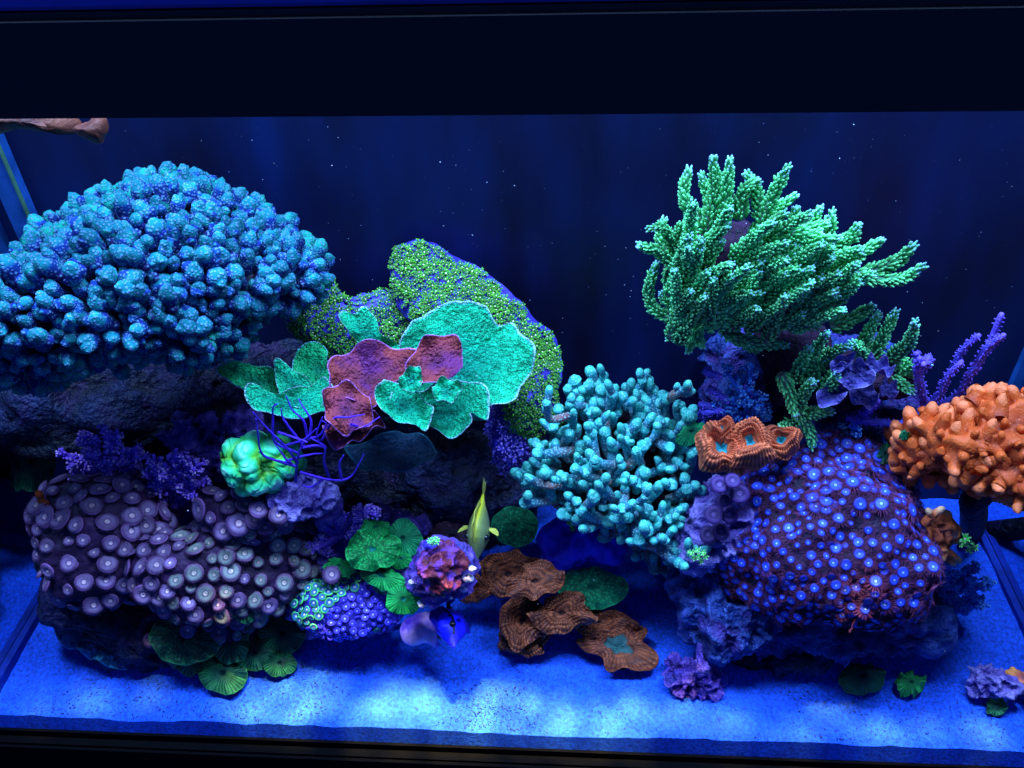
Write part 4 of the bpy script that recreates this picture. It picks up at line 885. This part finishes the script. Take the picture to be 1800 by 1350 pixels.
mushroom('smaller brighter green mushroom right of the dark oval one on the sand', 1600, 1203, 27, 22, shroom_mat('sand_green', A(8, 60, 50), A(14, 100, 60), A(40, 140, 80)), z=.006, tilt=.3, ribs=24, seed=32, ruffle=.004)
mushroom('small dark green curled mushroom at the lower right corner of the sand', 1752, 1241, 21, 14, MDK, z=.005, tilt=.3, ribs=18, seed=33, ruffle=.004, nruf=3, dome=-.003)
# rust mushrooms on the sand in the middle
g = 'rust brown ruffled mushrooms in the middle'
kw = dict(ribs=44, bead=.0030, roll=.0038, ruffle=.0035, nruf=5, dome=.003, cat='mushroom coral', group=g, wob=.13)
MRU = cmat('plain_rust_mushroom', [(0, A(40, 24, 36, .8)), (.3, A(56, 34, 38, .8)), (.55, A(84, 48, 42, .8)), (.8, A(114, 66, 50, .8)), (1, A(150, 92, 66, .8))], noise=(140, .45), bump=(420, .8, .0016), rough=.55)
mushroom('dark rust mushroom highest of its group, right below the yellow fish', 893, 1010, 52, 40, MRU, Y=.135, tilt=.6, seed=40, **kw)
mushroom('rust mushroom with a clean fan of ribs right of the highest one', 940, 1022, 48, 33, MRU, Y=.105, tilt=.6, rot=-15, seed=41, **dict(kw, bead=.0012, roll=.001, ribs=48, ruffle=.004))
mushroom('heavily ruffled rust mushroom hanging down onto the sand at left of its group', 918, 1092, 50, 44, MRU, Y=.095, tilt=.6, seed=42, **kw)
mushroom('lowest part rust mushroom with frilled edge near the sand hollow', 920, 1125, 46, 26, MRU, z=.012, tilt=.4, seed=43, **kw)
mushroom('rust mushroom in the middle of the group between the frilled ones', 988, 1078, 56, 34, MRU, Y=.095, tilt=.55, seed=44, **kw)
mushroom('ruffled rust mushroom at the upper right of the group', 1050, 1094, 58, 32, MRU, z=.02, tilt=.4, rot=8, seed=45, **kw)
mushroom('frontmost rust mushroom with teal centre and smooth rim on the sand', 1088, 1138, 66, 42, MOR, z=.012, tilt=.35, rot=8, seed=46, edge=.34, **dict(kw, bead=.0016, roll=.003, ruffle=.003))
mushroom('small dark rust mushroom left of the highest one behind the frag rock', 830, 1035, 34, 24, MRU, Y=.12, tilt=.5, seed=47, **kw)
mushroom('dull brown mushroom in the shade left of the yellow fish', 795, 945, 46, 26, shroom_mat('dull_brown', A(20, 14, 40), A(44, 28, 56), A(60, 40, 66)), Y=.18, tilt=.6, seed=48)
g = 'orange ruffled mushrooms above the polyp ball'
kw = dict(ribs=40, bead=.0042, roll=.0095, ruffle=.003, nruf=2, group=g, wob=.12, edge=.2)
mushroom('orange ruffled mushroom at left of its pair with turquoise mouth', 1268, 790, 48, 44, MOB, Y=.125, tilt=.62, rot=30, seed=50, **kw)
mushroom('orange ruffled mushroom folded up at the middle of its group', 1318, 780, 40, 42, MOB, Y=.122, tilt=.6, seed=51, **kw)
mushroom('orange ruffled mushroom at the right under the hanging staghorn strand', 1372, 780, 36, 32, MOB, Y=.14, tilt=.5, seed=52, **kw)
mushroom('small orange brown ruffled mushroom rolled up at top left of its group', 1262, 762, 26, 20, MOB, Y=.135, tilt=.4, seed=53, **kw)

# ------------------------------------------------------------------ purple tree coral behind the left polyps
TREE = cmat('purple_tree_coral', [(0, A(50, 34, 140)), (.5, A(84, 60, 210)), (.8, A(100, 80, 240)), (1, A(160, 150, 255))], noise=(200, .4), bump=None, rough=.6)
def tuft(r):
    b = MB(); U_, F_ = ico(1)
    for k in range(16):
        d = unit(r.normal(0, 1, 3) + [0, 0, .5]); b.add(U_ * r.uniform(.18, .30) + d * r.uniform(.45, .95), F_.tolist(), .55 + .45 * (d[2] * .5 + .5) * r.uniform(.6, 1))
    b.add(*tube(np.array([[0, 0, -1.2], [0, 0, .2]]), [.25, .3], 6, .2, .5)); return np.concatenate(b.V), b.F, np.concatenate(b.T)
r_ = np.random.default_rng(6); TF = [tuft(r_) for k in range(6)]
def tree_coral(label, base, tips, Y, mat, size=.0050, tn=9, seed=0, spread=.012, wob=8):
    r = np.random.default_rng(seed); P0 = at(base[0], base[1], Y); root = thing('tree_coral', label, 'soft coral', P0)
    ms = [bare('tuft', a * size, f, mat, t) for a, f, t in TF]; n = 0
    for (x, y) in tips:
        tip = at(x, y, Y + r.uniform(-.02, .01)); mid = (P0 + tip) / 2 + r.normal(0, .006, 3)
        P = spline([P0, mid, tip], 9); s = px(tip); b = MB(); b.add(*tube(P, np.linspace(7, 3, 9) * s, 7, .05, .6)); b.build('stem', mat, root)
        for k in range(tn):
            f = r.uniform(.35, 1.0) ** .7; c = P[int(f * 8)]; d = unit(unit(r.normal(0, 1, 3)) + UP * .5 + .4 * unit(tip - P0)); e = c + d * r.uniform(.2, 1) * spread
            if n < 300: place('tuft', ms[int(r.integers(6))], root, e, d, r.uniform(.7, 1.25), r.uniform(0, 6)); n += 1
    return root
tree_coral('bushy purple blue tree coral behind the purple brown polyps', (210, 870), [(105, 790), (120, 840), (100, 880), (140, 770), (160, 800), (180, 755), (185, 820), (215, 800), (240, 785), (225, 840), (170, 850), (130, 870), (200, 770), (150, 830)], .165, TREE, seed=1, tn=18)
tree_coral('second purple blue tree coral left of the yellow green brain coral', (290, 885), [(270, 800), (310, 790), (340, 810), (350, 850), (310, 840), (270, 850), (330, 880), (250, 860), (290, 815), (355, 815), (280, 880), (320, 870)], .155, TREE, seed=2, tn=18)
SBL = cmat('blue_tree_coral', [(0, A(10, 30, 110)), (.5, A(20, 70, 190)), (.8, A(34, 105, 230)), (1, A(90, 150, 250))], noise=(200, .4), bump=None, rough=.6)
tree_coral('blue feathery tree coral spreading at the right foot of the polyp ball', (1630, 1050), [(1690, 985), (1720, 1000), (1738, 1030), (1720, 1060), (1690, 1075), (1660, 1060), (1670, 1020), (1700, 1030), (1730, 1050), (1650, 1030)], .125, SBL, size=.0040, seed=3, tn=22)
tree_coral('small blue grey tufted coral in the dark behind the polyp ball', (1495, 790), [(1480, 755), (1500, 745), (1515, 760), (1470, 765), (1490, 770)], .18, SBL, size=.004, seed=4, tn=9, spread=.006)
tree_coral('low violet frilly coral at the top of the purple rock behind the green mushrooms', (600, 940), [(580, 915), (610, 905), (640, 900), (570, 950), (585, 970), (600, 925), (560, 965), (660, 905)], .13, TREE, size=.0042, seed=5, tn=16, spread=.007)

# ------------------------------------------------------------------ orange corals
ORG = cmat('orange_coral', [(0, A(100, 44, 44, .7)), (.4, A(140, 62, 40, .65)), (.75, A(176, 82, 40, .65)), (.92, A(190, 96, 52, .7)), (1, A(200, 116, 88, .75))], noise=(80, .35), bump=(420, .6, .0012), rough=.55, dots=(330, .3, A(205, 120, 70, .8), .4))
root = thing('orange_knobby_coral', 'big bright orange knobby coral plate at the right edge', 'coral', at(1715, 890, .13))
OUT = [(1578, 790), (1610, 745), (1660, 725), (1700, 705), (1740, 690), (1780, 700), (1830, 705), (1850, 780), (1840, 870), (1790, 885), (1740, 860), (1690, 845), (1640, 830), (1600, 825)]
V, F, N, h = blob(OUT, .125, .05, 6, .009, 60, 131, shrink=14, flat=.8, ridge=.5)
mk('plate', V, F, ORG, root, t=np.clip(.5 + .3 * h, 0, .85)); fc = facing(V, N); pp = pxof(V); r_ = np.random.default_rng(8)
for i in scatter(V, N, .0092, 210, 6, fc > -.35):
    e_ = fc[i] < .45; l = (r_.uniform(9, 20) if e_ else r_.uniform(5, 10)) * px(V[i]); wd = (r_.uniform(9, 14) if e_ else r_.uniform(6, 12)) * px(V[i]); d = unit(N[i] + (.1 if pp[i, 1] > 790 else .5) * UP + r_.normal(0, .2, 3))
    b = MB(); b.add(*tube(spline([V[i] - d * .006, V[i] + d * l * .5, V[i] + d * l + UP * .001], 6), np.array([1.5, 1.2, 1, .95, .95, .85]) * wd, 9, .35, 1.0 if e_ else .8)); b.V = [q + (vnoise(q * 170, 3)[:, None] * .0030) * unit(d + [.4, -.3, .2]) for q in b.V]; b.build('knob', ORG, root)
V, F, t = tube(spline([at(1740, 850, .15), at(1712, 880, .16), at(1712, 905, .18), floor(1712, 925) - UP * .01], 8), .012, 10, .1, .1); mk('stem', V, F, ROCK, root, t=t)
OR2 = cmat('brown_orange_coral', [(0, A(70, 34, 40)), (.5, A(120, 62, 50)), (.8, A(165, 90, 60)), (1, A(200, 140, 130))], noise=(90, .45), bump=(300, .8, .002))
root = thing('orange_knobby_coral', 'small brown orange antler coral on the right flank of the polyp ball', 'coral', at(1630, 1000, .11))
V, F, N, h = blob([(1590, 930), (1620, 910), (1660, 915), (1678, 935), (1660, 965), (1640, 990), (1600, 985), (1585, 960)], .105, .018, 5, .006, 60, 141, ridge=.8)
mk('base', V, F, OR2, root, t=np.clip(.5 + .4 * h, 0, 1))
for l in ([(1625, 920), (1640, 905), (1655, 895)], [(1640, 908), (1632, 898)], [(1650, 930), (1672, 925), (1678, 940)], [(1600, 970), (1595, 990), (1612, 998)], [(1640, 970), (1665, 970), (1685, 985)], [(1605, 940), (1585, 955)], [(1660, 975), (1675, 990)], [(1620, 985), (1625, 1000)]):
    P = spline(np.array([at(x, y, .090) for x, y in l]), 7); b = MB(); b.add(*tube(P, np.linspace(8, 6, 7) * px(P[0]), 8, .4, 1)); b.build('branch', OR2, root)
root = thing('orange_knobby_coral', 'tiny orange knobs at the far left edge of the purple brown polyps', 'coral', at(72, 905, .11))
for x, y in ((70, 872), (74, 882), (78, 896), (70, 902), (82, 888)):
    b = MB(); P = at(x, y, .10); b.add(*tube(np.array([P - tocam(P) * .006, P, P + UP * .003]), .0032, 8, .3, .8)); b.build('knob', ORG, root)
PEACH = cmat('peach_tone', [(0, A(40, 26, 50, .4)), (.5, A(90, 56, 62, .4)), (.85, A(130, 84, 80, .4)), (1, A(80, 80, 200, .5))], noise=(70, .4), bump=(200, .7, .002))
root = thing('peach_plate_shape', 'peach coloured plate edge with a blue rim at the waterline in the top left corner', 'coral', at(90, 230, .1))  # peach toned plate lumps at the waterline
V, F, N, h = blob([(-60, 200), (60, 196), (110, 205), (140, 226), (120, 238), (60, 228), (-60, 226)], .11, .010, 5, .003, 50, 151); mk('plate', V, F, PEACH, root, t=np.clip(.6 + .3 * h, 0, .9))
V, F, N, h = blob([(135, 226), (160, 212), (182, 205), (191, 225), (186, 240), (172, 252), (150, 240)], .10, .009, 5, .003, 50, 152); mk('lip', V, F, PEACH, root, t=np.clip(.6 + .3 * h, 0, .9))
# ------------------------------------------------------------------ frag rock with red coral, over the blue fish
root = thing('frag_rock', 'small lumpy rock topped with red coral and white crust above the blue fish', 'coral', at(770, 1065, .07))
V, F, N, h = blob([(722, 990), (735, 962), (770, 950), (810, 958), (833, 985), (832, 1020), (815, 1045), (770, 1060), (740, 1050), (722, 1025)], .075, .024, 6, .005, 70, 161, ridge=.6)
mk('rock', V, F, PURPLE, root, t=np.clip(.5 + .4 * h, 0, 1))
RED = cmat('red_coral', [(0, A(56, 24, 80, .55)), (.5, A(92, 38, 80, .55)), (1, A(124, 56, 96, .55))], noise=(120, .5), bump=(400, 1, .002), veins=(70, A(80, 50, 190), .8))
V, F, N, h = blob([(738, 985), (750, 962), (785, 957), (808, 972), (805, 1005), (795, 1030), (765, 1038), (750, 1015)], .058, .016, 6, .006, 80, 162, ridge=.7)
mk('red_crust', V, F, RED, root, t=np.clip(.5 + .4 * h, 0, 1))
WHT = cmat('white_crust', [(0, A(90, 90, 190)), (.5, A(150, 160, 220)), (1, A(190, 215, 235))], noise=(120, .5), bump=(300, .8, .002))
for x, y, q in ((752, 1050, 12), (775, 1046, 9), (822, 1015, 9), (815, 1035, 8), (727, 1025, 8), (745, 1062, 9), (792, 1050, 7), (830, 1000, 6)):
    V, F, N, h = blob(ell(x, y, q, q * .7, 0, .1, 8, 3), .055, .004, 3, .002, 150, x); mk('white_knob', V, F, WHT, root, t=np.clip(.5 + h * .5, 0, 1))
V, F, N, h = blob([(705, 1100), (715, 1085), (740, 1078), (760, 1085), (770, 1110), (768, 1135), (750, 1128), (725, 1132), (706, 1120)], .075, .012, 5, .002, 50, 163)
PINK = cmat('pink_lump', [(0, A(60, 30, 230)), (.45, A(110, 80, 235)), (.7, A(170, 130, 240)), (1, A(190, 140, 225))], noise=(60, .3), bump=None, veins=(75, A(50, 10, 220), .7))
o = mk('pink_lump', V, F, PINK, t=np.clip(.55 + .5 * h, 0, 1)); tag(o, 'soft pink and violet lump with dark specks left of the blue fish', 'sponge')

# ------------------------------------------------------------------ bright polyps dotted on the rocks
SPK = cmat('bright_green_polyp', [(0, A(20, 110, 60)), (.5, A(60, 200, 90)), (1, A(190, 250, 210))], bump=None)
def posy(label, pts, Y, s=1.0):
    root = thing('green_polyp_cluster', label, 'polyps', at(*pts[0], Y)); ms = [bare('polyp', V_ * .0048 * s, F_, SPK, t_) for V_, F_, t_ in ST]
    V_, F_, N_, h_ = blob(ell(np.mean([p[0] for p in pts]), np.mean([p[1] for p in pts]) + 4, 16, 10, 0, .08, 10, 4), Y + .010, .006, 4, .002, 90, 5); mk('mat', V_, F_, CRUST, root, t=np.clip(.5 + h_ * .4, 0, 1))
    for x, y in pts:
        P = at(x, y, Y); place('polyp', ms[int(rng.integers(5))], root, P, unit(tocam(P) + UP), rng.uniform(.8, 1.2), rng.uniform(0, 6))
posy('sparkling green polyps on a violet spot below the violet crusted rock', [(1215, 972), (1226, 968), (1236, 972), (1228, 980), (1240, 980), (1220, 982), (1232, 988)], .085, .8)
posy('pair of green polyps on the right of the antler coral', [(1696, 948), (1704, 968), (1690, 958), (1712, 962), (1700, 955)], .10, 1.2)
posy('tiny green polyps on the peak of the red frag rock', [(756, 952), (763, 949), (768, 953), (760, 956)], .062, .8)

# ------------------------------------------------------------------ fish
EYE_F = .66
def fish(label, nose, tail, dors, length_h, thick, bodymat, finmat, tfun, eye_r, seed=0, cat='fish'):
    """laterally flat fish, nose and tail as tank points, dors = which way its back points"""
    ax = nose - tail; L = np.linalg.norm(ax); ax = ax / L; dv = unit(dors - ax * np.dot(dors, ax)); sv = np.cross(dv, ax)
    root = thing('fish', label, cat, (nose + tail) / 2)
    def W3(p): p = np.atleast_2d(p); return tail + p[:, :1] * L * ax + p[:, 1:2] * L * sv + p[:, 2:3] * L * dv
    S = np.array([0, .06, .14, .25, .4, .55, .68, .78, .86, .92, .96, 1.0]); H = length_h
    top = np.interp(S, [0, .12, .3, .5, .7, .85, 1], [.05, .05, .36, .5, .46, .26, .02]) * H
    bot = np.interp(S, [0, .12, .3, .5, .7, .85, 1], [.05, .05, .34, .48, .42, .16, .02]) * H
    wd = np.interp(S, [0, .12, .3, .5, .7, .85, 1], [.12, .22, .66, 1, .96, .56, .15]) * thick / 2
    k = 36; V = []; n = len(S)
    fs = np.linspace(0, 1, 60); T_ = np.interp(fs, S, top); B_ = np.interp(fs, S, bot); Wd = np.interp(fs, S, wd)
    for a_ in (T_, B_, Wd):
        for _ in range(2): a_[1:-1] = (a_[:-2] + a_[1:-1] * 2 + a_[2:]) / 4
    for i, f in enumerate(fs):
        for j in range(k):
            q = j * 2 * PI / k; c, s = math.cos(q), math.sin(q)
            V.append([f, Wd[i] * abs(c) ** .9 * np.sign(c), (T_[i] if s > 0 else B_[i]) * abs(s) ** .95 * np.sign(s)])
    V = np.array(V); F = [[i * k + j, i * k + (j + 1) % k, (i + 1) * k + (j + 1) % k, (i + 1) * k + j] for i in range(59) for j in range(k)]
    F += [list(range(k))[::-1], [59 * k + j for j in range(k)]]
    mk('body', W3(V), F, bodymat, root, t=tfun(V))
    def fin(name, pts, th=.004, mat=finmat):
        """pts: outline in (along, side, up) body units, fanned from its middle, given thickness"""
        p = np.array(pts, float); nn = unit(np.cross(p[1] - p[0], p[-1] - p[0])); m = len(p); b = MB()
        VV = np.r_[p + nn * th, p - nn * th]; FF = [list(range(m)), list(range(m, 2 * m))[::-1]] + [[i, i + m, (i + 1) % m + m, (i + 1) % m] for i in range(m)]
        b.add(W3(VV), FF, np.r_[np.full(m, .2), np.full(m, .2)]); return b.build(name, mat, root, smooth=False)
    xs = np.linspace(.16, .78, 14); dt = np.interp(xs, fs, T_)
    fin('dorsal_fin', [(x, 0, z - .02) for x, z in zip(xs, dt)] + [(x - .05, .015 * math.sin(x * 30), z + H * .30 * math.sin((x - .1) * 4.0)) for x, z in list(zip(xs, dt))[::-1]])
    xs = np.linspace(.16, .60, 10); db = np.interp(xs, fs, B_)
    fin('anal_fin', [(x, 0, -z + .02) for x, z in zip(xs, db)] + [(x - .06, 0, -z - H * .24) for x, z in list(zip(xs, db))[::-1]])
    fin('tail_fin', [(.03, 0, .05 * H), (-.08, .01, .22 * H), (-.22, .03, .34 * H), (-.17, .02, .12 * H), (-.16, .01, 0), (-.17, -.01, -.12 * H), (-.22, -.02, -.34 * H), (-.08, 0, -.22 * H), (.03, 0, -.05 * H)])
    for s in (1, -1):
        y0 = s * np.interp(.50, fs, Wd) * .92
        fin('pectoral_fin', [(.50, y0, -.02), (.53, y0, .03), (.58, y0 + s * .08, .06), (.62, y0 + s * .17, .05), (.56, y0 + s * .16, -.01), (.50, y0 + s * .10, -.05)], .003)
        U_, F_ = ico(3); ye = s * np.interp(EYE_F, fs, Wd) * .90; ze = np.interp(EYE_F, fs, T_) * .42
        e = mk('eye', W3(np.array([[EYE_F, ye, ze]]))[0] + (U_ * eye_r) * [1, 1, 1], F_.tolist(), EYE, root, t=np.zeros(len(U_)))
    return root
EYE = cmat('fish_eye', [(0, (.004, .004, .008, 1))], noise=(20, .1), bump=None, rough=.12, spec=.6)
YF = cmat('yellow_fish', [(0, A(84, 112, 88, .9)), (.5, A(112, 140, 70, .9)), (1, A(160, 180, 30, 1))], noise=(60, .2), bump=(500, .15, .0005), rough=.45)
YFIN = cmat('yellow_fin', [(0, A(110, 130, 70)), (1, A(150, 165, 70))], noise=(120, .3), bump=(300, .3, .0008), rough=.5)
n_ = at(836, 985, .088); t_ = at(849, 868, .135)
fish('yellow tang fish swimming head down toward the viewer, seen from its back', n_, t_, tocam(n_) + .25 * UP - .22 * IMR, .62, .33, YF, YFIN,
     lambda V: np.clip(1.05 - np.abs(V[:, 1]) * 11, 0, 1) * (V[:, 2] > 0) * np.clip(1.9 - 2.0 * V[:, 0], .15, 1), .0028)
BF = cmat('blue_fish', [(0, (.008, .012, .9, 1)), (.45, (.012, .012, .9, 1)), (.55, (.003, .003, .02, 1)), (1, (.002, .002, .012, 1))], noise=(60, .15), bump=(500, .15, .0005), rough=.4)
BFIN = cmat('blue_fin', [(0, A(6, 10, 120)), (1, A(10, 10, 200))], noise=(120, .3), bump=(300, .3, .0008), rough=.5)
n_ = at(798, 1139, .030); t_ = at(788, 1060, .078)
fish('deep blue tang fish with black bands, nose down to the sand below the frag rock', n_, t_, tocam(n_) * .75 - .75 * IMR, .62, .42, BF, BFIN,
     lambda V: ((np.abs(V[:, 2] - .04 - .16 * (1 - V[:, 0])) < .032) & (V[:, 0] < .82) | (V[:, 0] < .22)).astype(float), .003)

# ------------------------------------------------------------------ small leafy growth on the right hand rock
LEAF = cmat('lilac_leaf', [(0, A(30, 34, 120, .8)), (.6, A(60, 64, 170, .8)), (.86, A(84, 90, 200, .8)), (1, A(130, 140, 245, .9))], noise=(90, .5), bump=(320, .9, .002))
root = thing('leaf_coral', 'lilac blue ruffled leaf coral between the small staghorn colony and the sea whip', 'coral', at(1520, 700, .18))
for k, (cx, cy, rx, ry, tl) in enumerate(((1500, 655, 34, 26, .8), (1545, 652, 26, 16, .5), (1515, 688, 36, 22, .6), (1462, 690, 22, 30, .85), (1480, 640, 14, 22, .9), (1560, 690, 20, 16, .6))):
    plate(root, ell(cx, cy, rx, ry, 15 * k, .12, 10, k), (cx, cy), .155 + .006 * (k % 3), tl, LEAF, .006, 170 + k, ripple=.006)
tree_coral('blue tufted coral on the dark rock below the staghorn colony', (1300, 740), [(1270, 640), (1300, 660), (1290, 700), (1330, 690), (1350, 730), (1262, 690), (1320, 640), (1300, 725)], .19, SBL, size=.0042, seed=6, tn=14, spread=.010)
mushroom('small dark green frilly mushroom left of the orange knobby plate', 1556, 800, 16, 20, MDK, Y=.15, tilt=.7, ribs=16, seed=60, ruffle=.004, nruf=4)
mushroom('round green bead mushroom at the lower left of the orange knobby plate', 1588, 766, 11, 9, MEM, Y=.125, tilt=.6, ribs=14, seed=61)
